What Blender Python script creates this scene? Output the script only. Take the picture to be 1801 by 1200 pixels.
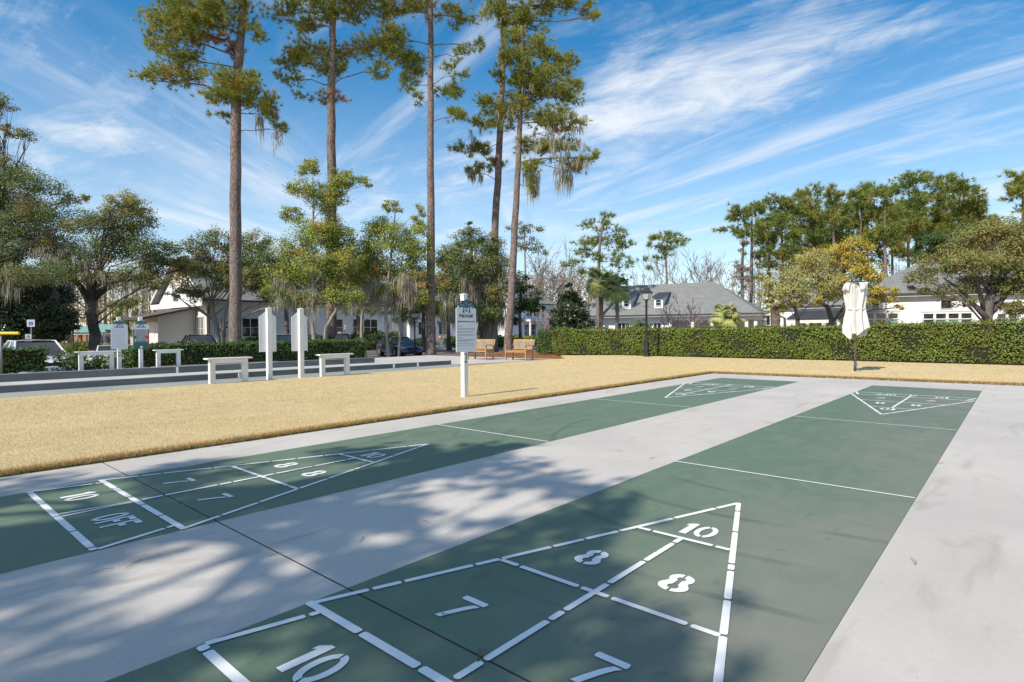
import bpy, bmesh, math, random
import numpy as np
from mathutils import Vector, Matrix
for o in list(bpy.data.objects): bpy.data.objects.remove(o)
scene = bpy.context.scene
col = scene.collection
rng = np.random.default_rng(7)
random.seed(7)
R = math.radians

# ---------------------------------------------------------------- camera
# world frame: X across the shuffleboard courts, Y along them, slab top at z = 0
F_PX, CXP, CYP = 1017.58, 900.5, 600.0          # focal length in pixels of an 1801 px wide picture
CAM = np.array([2.380, -4.979, 1.209])
YAW, PITCH, ROLL = -0.72093, -0.017138, -0.005474
fwd_h = np.array([math.sin(YAW), math.cos(YAW), 0.0])
right = np.array([math.cos(YAW), -math.sin(YAW), 0.0])
zup = np.array([0, 0, 1.0])
Fv = math.cos(PITCH) * fwd_h + math.sin(PITCH) * zup
Uv = -math.sin(PITCH) * fwd_h + math.cos(PITCH) * zup
Rv2 = math.cos(ROLL) * right + math.sin(ROLL) * Uv
Uv2 = -math.sin(ROLL) * right + math.cos(ROLL) * Uv
cam_d = bpy.data.cameras.new('camera')
cam = bpy.data.objects.new('camera', cam_d); col.objects.link(cam)
cam_d.sensor_width = 36.0; cam_d.lens = 36.0 * F_PX / 1801.0
cam_d.clip_start = 0.05; cam_d.clip_end = 3000
m = Matrix.Identity(4)
for i in range(3):
    m[i][0] = Rv2[i]; m[i][1] = Uv2[i]; m[i][2] = -Fv[i]; m[i][3] = CAM[i]
cam.matrix_world = m
scene.camera = cam

# ---------------------------------------------------------------- light
SUN_EL = 43.0
SUN_DIR = np.array([math.sin(R(1.6)) * math.cos(R(SUN_EL)), math.cos(R(1.6)) * math.cos(R(SUN_EL)), -math.sin(R(SUN_EL))])   # travel direction
sd = bpy.data.lights.new('sun', 'SUN'); sd.energy = 5.0; sd.angle = R(0.5); sd.color = (1.0, 0.90, 0.77)
sun = bpy.data.objects.new('sun', sd); col.objects.link(sun)
sun.rotation_euler = Vector(SUN_DIR).to_track_quat('-Z', 'Y').to_euler()
sun.location = (0, -20, 30)

world = bpy.data.worlds.new('World'); scene.world = world; world.use_nodes = True
nt = world.node_tree; nt.nodes.clear()
def N(tree, typ, **kw):
    n = tree.nodes.new(typ)
    for k, v in kw.items():
        if k == 'inp':
            for kk, vv in v.items(): n.inputs[kk].default_value = vv
        else: setattr(n, k, v)
    return n
L = nt.links.new
out = N(nt, 'ShaderNodeOutputWorld'); bg = N(nt, 'ShaderNodeBackground'); bg.inputs[1].default_value = 0.15
sky = N(nt, 'ShaderNodeTexSky', sky_type='NISHITA', sun_disc=False, sun_elevation=R(SUN_EL), sun_rotation=R(180 - 1.6))
sky.altitude = 0; sky.air_density = 1.0; sky.dust_density = 0.15; sky.ozone_density = 2.8
hs = N(nt, 'ShaderNodeHueSaturation', inp={'Hue': 0.492, 'Saturation': 1.36, 'Value': 1.0})
L(sky.outputs[0], hs.inputs['Color'])
# cirrus: noise on a flat cloud layer, stretched along the wind
tc = N(nt, 'ShaderNodeTexCoord'); sp = N(nt, 'ShaderNodeSeparateXYZ'); L(tc.outputs['Generated'], sp.inputs[0])
def math_(op, a, b=None, tree=nt, clamp=False):
    n = N(tree, 'ShaderNodeMath', operation=op, use_clamp=clamp)
    for i, x in enumerate((a, b)):
        if x is None: continue
        if isinstance(x, (int, float)): n.inputs[i].default_value = x
        else: tree.links.new(x, n.inputs[i])
    return n.outputs[0]
zz = math_('ADD', math_('MAXIMUM', sp.outputs[2], 0.0), 0.12)
px_ = math_('DIVIDE', sp.outputs[0], zz); py_ = math_('DIVIDE', sp.outputs[1], zz)
cb = N(nt, 'ShaderNodeCombineXYZ'); L(px_, cb.inputs[0]); L(py_, cb.inputs[1])
def cloud(angle, sc, scale, detail, rough, dist, loc, lo, hi):
    mp = N(nt, 'ShaderNodeMapping', vector_type='TEXTURE'); mp.inputs['Rotation'].default_value = (0, 0, angle)
    mp.inputs['Scale'].default_value = sc; mp.inputs['Location'].default_value = loc
    L(cb.outputs[0], mp.inputs[0])
    n = N(nt, 'ShaderNodeTexNoise', inp={'Scale': scale, 'Detail': detail, 'Roughness': rough, 'Distortion': dist})
    L(mp.outputs[0], n.inputs['Vector'])
    r = N(nt, 'ShaderNodeMapRange', interpolation_type='SMOOTHSTEP', inp={'From Min': lo, 'From Max': hi})
    L(n.outputs[0], r.inputs[0]); return r.outputs[0]
WIND = R(3)
def sstep(x, a, b, lo=0.0, hi=1.0):
    r = N(nt, 'ShaderNodeMapRange', interpolation_type='SMOOTHSTEP', inp={'From Min': a, 'From Max': b, 'To Min': lo, 'To Max': hi}); L(x, r.inputs[0]); return r.outputs[0]
def raw(angle, sc, scale, detail, rough, dist, loc):
    mp = N(nt, 'ShaderNodeMapping', vector_type='TEXTURE'); mp.inputs['Rotation'].default_value = (0, 0, angle); mp.inputs['Scale'].default_value = sc; mp.inputs['Location'].default_value = loc
    L(cb.outputs[0], mp.inputs[0]); n = N(nt, 'ShaderNodeTexNoise', inp={'Scale': scale, 'Detail': detail, 'Roughness': rough, 'Distortion': dist}); L(mp.outputs[0], n.inputs['Vector']); return n.outputs[0]
warp = raw(0, (1, 1, 1), .8, 2, .5, 0, (3, 1, 0))
yw = math_('ADD', py_, math_('MULTIPLY', math_('SUBTRACT', warp, .5), 1.1))
# one thick cirrus bank, thinner mares' tails round it, a faint veil low down
bank = math_('MULTIPLY', math_('MULTIPLY', sstep(yw, 1.05, 1.55), sstep(yw, 2.25, 1.75)), math_('MULTIPLY', sstep(px_, -2.6, -1.1), sstep(px_, -.05, -.65)))
n1 = raw(WIND, (2.3, .95, 1), 2.0, 10, .63, .9, (.3, 1.7, 0)); n2 = raw(R(-14), (4.2, .75, 1), 2.3, 9, .6, .8, (5.1, .4, 0)); n3 = raw(R(118), (3.0, .8, 1), 1.7, 8, .58, .6, (1.2, 6.4, 0)); n4 = raw(R(8), (1.7, 1.1, 1), 6.0, 8, .65, 1.0, (8.2, 2.4, 0))
rest = raw(R(20), (1.8, 1.2, 1), .9, 3, .5, .4, (2.7, 9.1, 0))
bank = math_('MAXIMUM', bank, math_('MULTIPLY', math_('MULTIPLY', sstep(rest, .44, .60), sstep(yw, 1.05, .45)), .85))   # unseen cirrus added overhead and behind to whiten the ambient light
c1 = sstep(math_('ADD', math_('ADD', n1, math_('MULTIPLY', math_('SUBTRACT', n4, .5), .55)), math_('MULTIPLY', bank, .20)), .48, .96)
tail_m = math_('MULTIPLY', sstep(yw, 1.7, 2.1), sstep(px_, -2.6, -1.2))
c2 = math_('MULTIPLY', sstep(math_('ADD', n2, math_('MULTIPLY', tail_m, .10)), .54, .82), .75)
c3 = math_('MULTIPLY', math_('MULTIPLY', sstep(n3, .47, .80), sstep(px_, -1.5, -2.2)), .9)
veil = math_('MULTIPLY', sstep(sp.outputs[2], .46, .02), .46)
front = math_('MULTIPLY', sstep(yw, .55, .95), sstep(yw, 1.6, 1.2))
c1 = math_('MULTIPLY', c1, math_('SUBTRACT', 1.0, math_('MULTIPLY', front, .5)))
cl = math_('MAXIMUM', math_('MAXIMUM', c1, c2), c3)
cl = math_('ADD', cl, math_('MULTIPLY', veil, math_('SUBTRACT', 1.0, cl)))
cl = math_('MULTIPLY', cl, 0.93, clamp=True)
mx = N(nt, 'ShaderNodeMix', data_type='RGBA'); L(cl, mx.inputs['Factor'])
L(hs.outputs[0], mx.inputs['A']); mx.inputs['B'].default_value = (5.9, 6.1, 6.4, 1)
L(mx.outputs['Result'], bg.inputs[0]); L(bg.outputs[0], out.inputs[0])

vs = scene.view_settings
vs.view_transform = 'Standard'; vs.look = 'None'; vs.gamma = 1.0; vs.exposure = 0.12; vs.use_curve_mapping = False
scene.render.engine = 'CYCLES'
scene.cycles.max_bounces = 6; scene.cycles.transparent_max_bounces = 6
scene.render.film_transparent = False

# ---------------------------------------------------------------- pixel -> place helpers (1801x1200 photograph grid)
def ray(px, py):
    x, y = px - CXP, py - CYP
    return Fv + (x / F_PX) * Rv2 - (y / F_PX) * Uv2
def P(px, py, D):                    # point at depth D (metres along the view axis)
    r = ray(px, py); return CAM + r * D
def G(px, py, z=0.0):                # point on the level z
    r = ray(px, py); return CAM + r * ((z - CAM[2]) / r[2])
def PV(px, py, v):                   # point on the vertical plane X = v
    r = ray(px, py); return CAM + r * ((v - CAM[0]) / r[0])
def PU(px, py, u):
    r = ray(px, py); return CAM + r * ((u - CAM[1]) / r[1])
def interp(x, xs, ys): return np.interp(x, xs, ys)
def terrain(x, y):
    x = np.asarray(x, float); y = np.asarray(y, float)
    hv = interp(x, [-130, -70, -48, -38, -32, -26, -20.6], [-1.0, -0.9, -0.4, -0.32, -0.5, -0.5, 0.0])
    hu = interp(y, [22.0, 29, 60, 130], [0.0, -0.45, -0.5, -0.9])
    return np.minimum(hv, hu)

# ---------------------------------------------------------------- objects
def tag(o, label=None, cat=None, group=None, kind=None):
    if label: o['label'] = label
    if cat: o['category'] = cat
    if group: o['group'] = group
    if kind: o['kind'] = kind
    return o
def link(o, parent=None):
    col.objects.link(o)
    if parent is not None: o.parent = parent
    return o
def thing(name, loc, label, cat, group=None, rz=0.0):
    o = bpy.data.objects.new(name, None); o.empty_display_size = 0.2
    o.location = tuple(map(float, loc)); o.rotation_euler = (0, 0, rz)
    link(o); return tag(o, label, cat, group)
def copy_tree(o, parent=None):
    c = o.copy(); col.objects.link(c); c.parent = parent
    for ch in o.children: copy_tree(ch, c)
    return c
class MB:
    def __init__(s): s.v = []; s.f = []; s.sm = False
    def add(s, vs, fs):
        b = len(s.v); s.v.extend([tuple(map(float, p)) for p in vs]); s.f.extend([tuple(i + b for i in f) for f in fs]); return s
    def box(s, a, b):
        x0, y0, z0 = a; x1, y1, z1 = b
        return s.add([(x0,y0,z0),(x1,y0,z0),(x1,y1,z0),(x0,y1,z0),(x0,y0,z1),(x1,y0,z1),(x1,y1,z1),(x0,y1,z1)],
                     [(0,3,2,1),(4,5,6,7),(0,1,5,4),(1,2,6,5),(2,3,7,6),(3,0,4,7)])
    def cbox(s, c, d): return s.box([c[i]-d[i]/2 for i in range(3)], [c[i]+d[i]/2 for i in range(3)])
    def prism(s, poly, z0, z1):       # poly in xy, counter-clockwise
        n = len(poly)
        return s.add([(p[0],p[1],z0) for p in poly]+[(p[0],p[1],z1) for p in poly],
                     [tuple(range(n-1,-1,-1)), tuple(range(n,2*n))]+[(i,(i+1)%n,n+(i+1)%n,n+i) for i in range(n)])
    def tube(s, pts, rad, n=8, cap=True):
        pts = [np.asarray(p, float) for p in pts]; k = len(pts)
        if np.isscalar(rad): rad = [rad]*k
        b = len(s.v); prev = None
        for i in range(k):
            d = pts[min(i+1,k-1)] - pts[max(i-1,0)]; d = d/(np.linalg.norm(d)+1e-9)
            if prev is None:
                a = np.array([1.0,0,0]) if abs(d[0])<.8 else np.array([0,1.0,0])
            else: a = prev
            a = a - d*a.dot(d); a /= np.linalg.norm(a)+1e-9; prev = a; c = np.cross(d,a)
            for j in range(n):
                t = 2*math.pi*j/n; s.v.append(tuple(pts[i] + rad[i]*(math.cos(t)*a+math.sin(t)*c)))
        for i in range(k-1):
            for j in range(n):
                s.f.append((b+i*n+j, b+i*n+(j+1)%n, b+(i+1)*n+(j+1)%n, b+(i+1)*n+j))
        if cap:
            s.f.append(tuple(b+j for j in range(n-1,-1,-1))); s.f.append(tuple(b+(k-1)*n+j for j in range(n)))
        return s
    def lathe(s, prof, n=16, c=(0,0)):
        b = len(s.v)
        for r, z in prof:
            for j in range(n):
                t = 2*math.pi*j/n; s.v.append((c[0]+r*math.cos(t), c[1]+r*math.sin(t), z))
        for i in range(len(prof)-1):
            for j in range(n): s.f.append((b+i*n+j, b+i*n+(j+1)%n, b+(i+1)*n+(j+1)%n, b+(i+1)*n+j))
        return s
    def build(s, name, mat, parent=None, smooth=False, bevel=0.0):
        me = bpy.data.meshes.new(name); me.from_pydata(s.v, [], s.f); me.update()
        if mat is not None: me.materials.append(mat)
        if smooth: me.polygons.foreach_set('use_smooth', [True]*len(me.polygons))
        o = bpy.data.objects.new(name, me); link(o, parent)
        if bevel:
            md = o.modifiers.new('bevel', 'BEVEL'); md.width = bevel; md.segments = 2; md.limit_method = 'ANGLE'
        return o
def np_mesh(name, verts, k, mat, parent=None, smooth=False):
    """verts (n*k,3): n separate k-gons"""
    verts = np.ascontiguousarray(verts, dtype=np.float32); nv = len(verts); nf = nv//k
    me = bpy.data.meshes.new(name)
    me.vertices.add(nv); me.vertices.foreach_set('co', verts.ravel())
    me.loops.add(nv); me.loops.foreach_set('vertex_index', np.arange(nv, dtype=np.int32))
    me.polygons.add(nf); me.polygons.foreach_set('loop_start', np.arange(0, nv, k, dtype=np.int32))
    try: me.polygons.foreach_set('loop_total', np.full(nf, k, dtype=np.int32))
    except Exception: pass
    me.update(calc_edges=True); me.validate()
    me.materials.append(mat)
    o = bpy.data.objects.new(name, me); link(o, parent); return o

# ---------------------------------------------------------------- materials
def newmat(name):
    mt = bpy.data.materials.new(name); mt.use_nodes = True; t = mt.node_tree; t.nodes.clear()
    o = N(t, 'ShaderNodeOutputMaterial'); b = N(t, 'ShaderNodeBsdfPrincipled'); t.links.new(b.outputs[0], o.inputs[0])
    return mt, t, b, o
def rgb(c): return (c[0], c[1], c[2], 1)
def mixc(t, fac, a, b, mode='MIX'):
    n = N(t, 'ShaderNodeMix', data_type='RGBA', blend_type=mode)
    for s, x in (('Factor', fac), ('A', a), ('B', b)):
        if isinstance(x, (int, float)): n.inputs[s].default_value = x
        elif isinstance(x, tuple): n.inputs[s].default_value = rgb(x)
        else: t.links.new(x, n.inputs[s])
    return n.outputs['Result']
def noise(t, vec, scale, detail=4, rough=.55, dist=0.0, stretch=None):
    if stretch:
        mp = N(t, 'ShaderNodeMapping'); mp.inputs['Scale'].default_value = stretch; t.links.new(vec, mp.inputs[0]); vec = mp.outputs[0]
    n = N(t, 'ShaderNodeTexNoise', inp={'Scale': scale, 'Detail': detail, 'Roughness': rough, 'Distortion': dist})
    t.links.new(vec, n.inputs['Vector']); return n.outputs[0]
def rmp(t, x, lo, hi, a=0.0, b=1.0):
    n = N(t, 'ShaderNodeMapRange', interpolation_type='SMOOTHSTEP', inp={'From Min': lo, 'From Max': hi, 'To Min': a, 'To Max': b})
    t.links.new(x, n.inputs[0]); return n.outputs[0]
def bump(t, b, h, strength, dist=.01):
    n = N(t, 'ShaderNodeBump', inp={'Strength': strength, 'Distance': dist}); t.links.new(h, n.inputs['Height']); t.links.new(n.outputs[0], b.inputs['Normal'])
def simple(name, c1, c2=None, scale=8, rough=.6, bmp=0.0, metal=0.0, stretch=None, lo=.35, hi=.65, spec=.5, coat=0.0):
    mt, t, b, o = newmat(name)
    b.inputs['Roughness'].default_value = rough; b.inputs['Metallic'].default_value = metal; b.inputs['Specular IOR Level'].default_value = spec
    b.inputs['Coat Weight'].default_value = coat
    if c2 is None: c2 = tuple(x*.88 for x in c1)
    g = N(t, 'ShaderNodeNewGeometry')
    n = noise(t, g.outputs['Position'], scale, 5, .6, 0, stretch)
    t.links.new(mixc(t, rmp(t, n, lo, hi), c1, c2), b.inputs['Base Color'])
    if bmp: bump(t, b, n, bmp)
    return mt
def leafmat(name, c1, c2, c3, nscale=.6, lo=.45, hi=.65, trans=.2, rough=.6, spec=.12, g=2.15):
    c1, c2, c3 = (tuple(min(.8, x*g) for x in c) for c in (c1, c2, c3))
    mt, t, b, o = newmat(name)
    geo = N(t, 'ShaderNodeNewGeometry')
    n = noise(t, geo.outputs['Position'], nscale, 3, .6)
    c = mixc(t, geo.outputs['Random Per Island'], c1, c2)
    c = mixc(t, rmp(t, n, lo, hi), c, c3)
    t.links.new(c, b.inputs['Base Color']); b.inputs['Roughness'].default_value = rough; b.inputs['Specular IOR Level'].default_value = spec
    tr = N(t, 'ShaderNodeBsdfTranslucent'); t.links.new(c, tr.inputs[0])
    mx = N(t, 'ShaderNodeMixShader', inp={0: trans}); t.links.new(b.outputs[0], mx.inputs[1]); t.links.new(tr.outputs[0], mx.inputs[2])
    t.links.new(mx.outputs[0], o.inputs[0]); return mt
def barkmat(name, c1, c2, s=1.0, bmp=.8):
    mt, t, b, o = newmat(name); g = N(t, 'ShaderNodeNewGeometry')
    mp = N(t, 'ShaderNodeMapping'); mp.inputs['Scale'].default_value = (1, 1, .28); t.links.new(g.outputs['Position'], mp.inputs[0])
    vo = N(t, 'ShaderNodeTexVoronoi', feature='DISTANCE_TO_EDGE', inp={'Scale': 9*s}); t.links.new(mp.outputs[0], vo.inputs['Vector'])
    n = noise(t, g.outputs['Position'], 6*s, 5, .65, .5, (1, 1, .3))
    n2 = noise(t, g.outputs['Position'], .9, 2, .5)
    c = mixc(t, rmp(t, n, .35, .7), c1, c2)
    c = mixc(t, rmp(t, vo.outputs[0], .0, .09, .75, 0), c, tuple(x*.38 for x in c1))
    c = mixc(t, rmp(t, n2, .4, .65, 0, .5), c, (.25, .225, .21))
    t.links.new(c, b.inputs['Base Color']); b.inputs['Roughness'].default_value = .9; b.inputs['Specular IOR Level'].default_value = .15
    h = math_('ADD', math_('MULTIPLY', rmp(t, vo.outputs[0], 0, .12), 1.0, t), math_('MULTIPLY', n, .6, t), t)
    bump(t, b, h, bmp, .04); return mt

M = {}
def concrete(name, c1, c2, stain, rough=.85):
    mt, t, b, o = newmat(name); g = N(t, 'ShaderNodeNewGeometry'); p = g.outputs['Position']
    a = noise(t, p, .7, 6, .6, .3); f = noise(t, p, 26, 6, .65); sp_ = noise(t, p, 6.5, 4, .55, .4)
    st = noise(t, p, 1.1, 5, .6, 1.2, (2.6, .55, 1))
    vo = N(t, 'ShaderNodeTexVoronoi', inp={'Scale': 11.0}); t.links.new(p, vo.inputs['Vector'])
    c = mixc(t, rmp(t, a, .3, .7), c1, c2)
    c = mixc(t, rmp(t, f, .42, .72, 0, .22), c, tuple(x*.7 for x in c1))
    c = mixc(t, rmp(t, st, .55, .74, 0, .55), c, stain)
    c = mixc(t, rmp(t, sp_, .64, .74, 0, .28), c, stain)
    c = mixc(t, rmp(t, vo.outputs['Distance'], .035, .06, .45, 0), c, tuple(x*.55 for x in stain))
    t.links.new(c, b.inputs['Base Color']); b.inputs['Roughness'].default_value = rough; b.inputs['Specular IOR Level'].default_value = .25
    bump(t, b, f, .25, .004); return mt
M['concrete'] = concrete('concrete_light', (.54, .51, .465), (.455, .43, .395), (.33, .305, .27))
M['path'] = concrete('concrete_path', (.53, .50, .465), (.47, .44, .41), (.36, .33, .295))
def green_paint():
    mt, t, b, o = newmat('green_court_paint'); g = N(t, 'ShaderNodeNewGeometry'); p = g.outputs['Position']
    big = noise(t, p, .42, 4, .55, .6); sw = noise(t, p, 2.2, 6, .62, 1.6, (1.6, .8, 1)); f = noise(t, p, 34, 5, .65)
    sep = N(t, 'ShaderNodeSeparateXYZ'); t.links.new(p, sep.inputs[0])
    # the near-side court has been walked and driven grey towards its outer edge
    wear = math_('MULTIPLY', rmp(t, sep.outputs[0], .35, 1.75), rmp(t, big, .28, .62), t)
    c = mixc(t, rmp(t, sw, .35, .68), (.108, .163, .110), (.137, .190, .131))
    c = mixc(t, math_('MULTIPLY', wear, .82, t), c, (.222, .214, .182))
    sw2 = noise(t, p, 3.4, 4, .55, 2.6)
    c = mixc(t, rmp(t, sw2, .62, .72, 0, .55), c, (.075, .130, .095))
    lines = N(t, 'ShaderNodeTexWave', wave_type='RINGS', rings_direction='Z', inp={'Scale': .55, 'Distortion': 2.5, 'Detail': 2, 'Detail Scale': .6})
    mp = N(t, 'ShaderNodeMapping'); mp.inputs['Location'].default_value = (-1.1, -1.9, 0); t.links.new(p, mp.inputs[0]); t.links.new(mp.outputs[0], lines.inputs['Vector'])
    near = rmp(t, big, .5, .6)
    c = mixc(t, math_('MULTIPLY', math_('MULTIPLY', rmp(t, lines.outputs['Fac'], .955, .99), near, t), .6, t), c, (.075, .11, .09))
    c = mixc(t, rmp(t, f, .6, .78, 0, .35), c, (.25, .28, .24))
    t.links.new(c, b.inputs['Base Color']); b.inputs['Specular IOR Level'].default_value = .35
    t.links.new(rmp(t, sw, .3, .7, .55, .75), b.inputs['Roughness']); bump(t, b, f, .2, .003); return mt
M['green'] = green_paint()
def chipped_white(name, c, chip, amount=.70):
    mt, t, b, o = newmat(name); g = N(t, 'ShaderNodeNewGeometry'); p = g.outputs['Position']
    n = noise(t, p, 14, 6, .7, .5); n2 = noise(t, p, 1.3, 3, .5)
    f = math_('MULTIPLY', rmp(t, n, amount, amount+.06), rmp(t, n2, .45, .65), t)
    t.links.new(mixc(t, f, c, chip), b.inputs['Base Color']); b.inputs['Roughness'].default_value = .6; return mt
M['line'] = chipped_white('white_line_paint', (.80, .80, .79), (.30, .36, .31), .60)
M['white'] = simple('white_painted_wood', (.78, .78, .77), (.70, .70, .69), 3, .55, .05)
M['white_dirty'] = simple('weathered_white_wood', (.74, .73, .71), (.56, .55, .52), 5, .65, .1, stretch=(1, 1, .4), lo=.4, hi=.8)
M['panel_white'] = simple('sign_panel_white', (.72, .73, .75), (.68, .69, .71), 2, .4)
M['teal'] = simple('emblem_teal', (.018, .085, .13), (.03, .11, .15), 20, .5)
M['maroon'] = simple('lettering_maroon', (.09, .025, .035), None, 20, .5)
M['text'] = simple('lettering_grey', (.09, .09, .10), None, 20, .6)
M['black'] = simple('black_metal', (.012, .013, .015), (.02, .021, .023), 6, .45, 0, 0.0)
M['glass_lamp'] = simple('lamp_glass', (.55, .56, .56), (.45, .46, .46), 3, .15)
M['teak'] = simple('teak_wood', (.44, .27, .12), (.35, .21, .09), 10, .55, .1, stretch=(1, 1, .3))
M['teak_grey'] = simple('weathered_teak', (.40, .33, .235), (.31, .25, .18), 10, .7, .1, stretch=(1, 1, .2))
M['canvas'] = simple('umbrella_canvas', (.67, .65, .63), (.59, .57, .55), 4, .9, .05)
M['pole'] = simple('umbrella_pole', (.20, .18, .165), (.16, .145, .135), 6, .5)
M['pole_dark'] = simple('umbrella_socket', (.06, .062, .065), None, 6, .5)
M['board'] = simple('dark_court_board', (.17, .172, .172), (.115, .117, .118), 2.5, .7, .1, stretch=(1, .3, 1))
M['lane'] = simple('pale_lane_surface', (.50, .50, .45), (.40, .42, .38), .8, .85, .05)
M['apron'] = simple('faded_green_apron', (.245, .275, .245), (.30, .315, .285), .9, .8, .05)
M['asphalt'] = simple('asphalt', (.17, .17, .175), (.12, .12, .125), 3, .9, .2)
M['straw'] = simple('pine_straw', (.36, .17, .085), (.20, .085, .045), 5, .95, .9, lo=.3, hi=.7)
M['mulch_blade'] = leafmat('pine_straw_needle', (.42, .20, .09), (.26, .11, .05), (.34, .15, .07), g=1.0)
M['yellow'] = simple('yellow_paint', (.75, .48, .02), None, 6, .5)
M['galv'] = simple('galvanised_steel', (.26, .26, .26), (.2, .2, .2), 6, .55, 0, .4)
M['kerb'] = simple('kerb_concrete', (.50, .49, .47), (.42, .41, .40), 3, .85)
def grassbase():
    mt, t, b, o = newmat('dormant_lawn'); g = N(t, 'ShaderNodeNewGeometry'); p = g.outputs['Position']
    a = noise(t, p, .35, 4, .6, .4); m_ = noise(t, p, 2.4, 5, .65, .3); f = noise(t, p, 40, 5, .7)
    c = mixc(t, rmp(t, a, .3, .7), (.65, .52, .305), (.58, .465, .27))
    c = mixc(t, rmp(t, m_, .40, .72, 0, .6), c, (.47, .395, .20))
    c = mixc(t, rmp(t, f, .42, .7, 0, .4), c, (.43, .34, .175))
    t.links.new(c, b.inputs['Base Color']); b.inputs['Roughness'].default_value = .95; b.inputs['Specular IOR Level'].default_value = .1
    bump(t, b, f, .7, .03); return mt
M['lawn'] = grassbase()
def bladem(name, c1, c2, c3, c4, sc=.9):
    mt, t, b, o = newmat(name); g = N(t, 'ShaderNodeNewGeometry'); p = g.outputs['Position']
    n = noise(t, p, sc, 4, .6); n2 = noise(t, p, 3.1, 3, .6)
    c = mixc(t, g.outputs['Random Per Island'], c1, c2); c = mixc(t, rmp(t, n, .44, .66, 0, .7), c, c3); c = mixc(t, rmp(t, n2, .50, .72, 0, .75), c, c4)
    t.links.new(c, b.inputs['Base Color']); b.inputs['Roughness'].default_value = .7; b.inputs['Specular IOR Level'].default_value = .2
    tr = N(t, 'ShaderNodeBsdfTranslucent'); t.links.new(c, tr.inputs[0])
    mx = N(t, 'ShaderNodeMixShader', inp={0: .25}); t.links.new(b.outputs[0], mx.inputs[1]); t.links.new(tr.outputs[0], mx.inputs[2]); t.links.new(mx.outputs[0], o.inputs[0]); return mt
M['blade'] = bladem('dormant_grass_blade', (.81, .655, .385), (.70, .55, .30), (.68, .56, .30), (.56, .50, .25))
M['blade_edge'] = bladem('edge_grass_blade', (.62, .40, .17), (.46, .28, .10), (.52, .35, .15), (.26, .24, .07), 2.0)
def siding(name, c, lap=.18):
    mt, t, b, o = newmat(name); g = N(t, 'ShaderNodeNewGeometry'); p = g.outputs['Position']
    sep = N(t, 'ShaderNodeSeparateXYZ'); t.links.new(p, sep.inputs[0])
    w = math_('FRACT', math_('DIVIDE', sep.outputs[2], lap, t), None, t)
    n = noise(t, p, .8, 4, .6)
    cc = mixc(t, rmp(t, n, .35, .7), c, tuple(x*.94 for x in c))
    t.links.new(cc, b.inputs['Base Color']); b.inputs['Roughness'].default_value = .6
    bump(t, b, math_('SUBTRACT', 1.0, w, t), 1.0, .045); return mt
M['siding'] = siding('white_lap_siding', (.78, .78, .77))
M['stucco'] = simple('white_wall', (.76, .76, .75), (.72, .72, .71), 1, .7)
M['soffit'] = simple('porch_wall', (.70, .70, .69), None, 1, .7)
def shingle(name, c1, c2):
    mt, t, b, o = newmat(name); tcn = N(t, 'ShaderNodeTexCoord'); p = tcn.outputs['UV']
    br = N(t, 'ShaderNodeTexBrick', inp={'Scale': 1.0, 'Mortar Size': .012, 'Brick Width': .6, 'Row Height': .28, 'Color1': rgb(c1), 'Color2': rgb(c2), 'Mortar': rgb(tuple(x*.6 for x in c2))})
    br.offset = .5; t.links.new(p, br.inputs['Vector'])
    g = N(t, 'ShaderNodeNewGeometry'); n = noise(t, g.outputs['Position'], .6, 5, .6); n2 = noise(t, g.outputs['Position'], 7, 4, .7)
    c = mixc(t, rmp(t, n, .4, .7, 0, .45), br.outputs[0], tuple(x*.8 for x in c1)); c = mixc(t, rmp(t, n2, .5, .8, 0, .4), c, tuple(x*1.25 for x in c1))
    t.links.new(c, b.inputs['Base Color']); b.inputs['Roughness'].default_value = .9; bump(t, b, br.outputs['Fac'], -.6, .02); return mt
M['shingle'] = shingle('grey_shingles', (.235, .24, .235), (.175, .18, .175))
M['metal_roof'] = simple('standing_seam_roof', (.075, .08, .085), (.055, .06, .065), 2, .4)
M['dark_roof'] = simple('dark_brown_roof', (.10, .08, .075), None, 3, .7)
M['window'] = simple('window_glass', (.02, .028, .03), (.035, .05, .05), .7, .06, spec=.8)
M['blind'] = simple('window_blind_green', (.25, .42, .36), (.18, .33, .28), .9, .3)
M['shutter'] = simple('black_shutter', (.015, .016, .02), None, 6, .5)
M['greenroof'] = simple('green_metal_roof', (.16, .33, .27), (.13, .28, .23), 2, .45)
M['copper'] = simple('copper_downpipe', (.16, .095, .065), None, 4, .5)
M['orange'] = simple('orange_timber', (.42, .13, .045), None, 4, .7)
M['bark'] = barkmat('pine_bark', (.21, .15, .125), (.33, .255, .225))
M['oakbark'] = barkmat('oak_bark', (.10, .085, .072), (.17, .15, .13), 1.6, .6)
M['palebark'] = barkmat('pale_lichen_bark', (.42, .39, .34), (.30, .27, .23), 1.5, .4)
M['palmbark'] = barkmat('palm_trunk', (.27, .20, .15), (.36, .29, .22), 2.0, 1.0)
M['greybark'] = simple('grey_twig_bark', (.22, .185, .165), (.15, .125, .11), 4, .9)
M['pinktwig'] = simple('pinkish_twig_bark', (.36, .24, .20), (.28, .18, .15), 4, .9)
M['oakleaf'] = leafmat('oak_leaf', (.050, .074, .024), (.108, .128, .05), (.125, .105, .04))
M['oakleaf_grey'] = leafmat('grey_green_oak_leaf', (.075, .095, .055), (.135, .15, .095), (.10, .11, .07))
M['oakleaf_olive'] = leafmat('olive_oak_leaf', (.14, .145, .05), (.215, .205, .085), (.21, .17, .045), .45)
M['oakleaf_gold'] = leafmat('golden_oak_leaf', (.21, .175, .03), (.29, .225, .045), (.17, .165, .05), .5)
M['oakleaf_right'] = leafmat('bronze_green_oak_leaf', (.075, .088, .028), (.14, .14, .048), (.145, .118, .04), .55)
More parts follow.
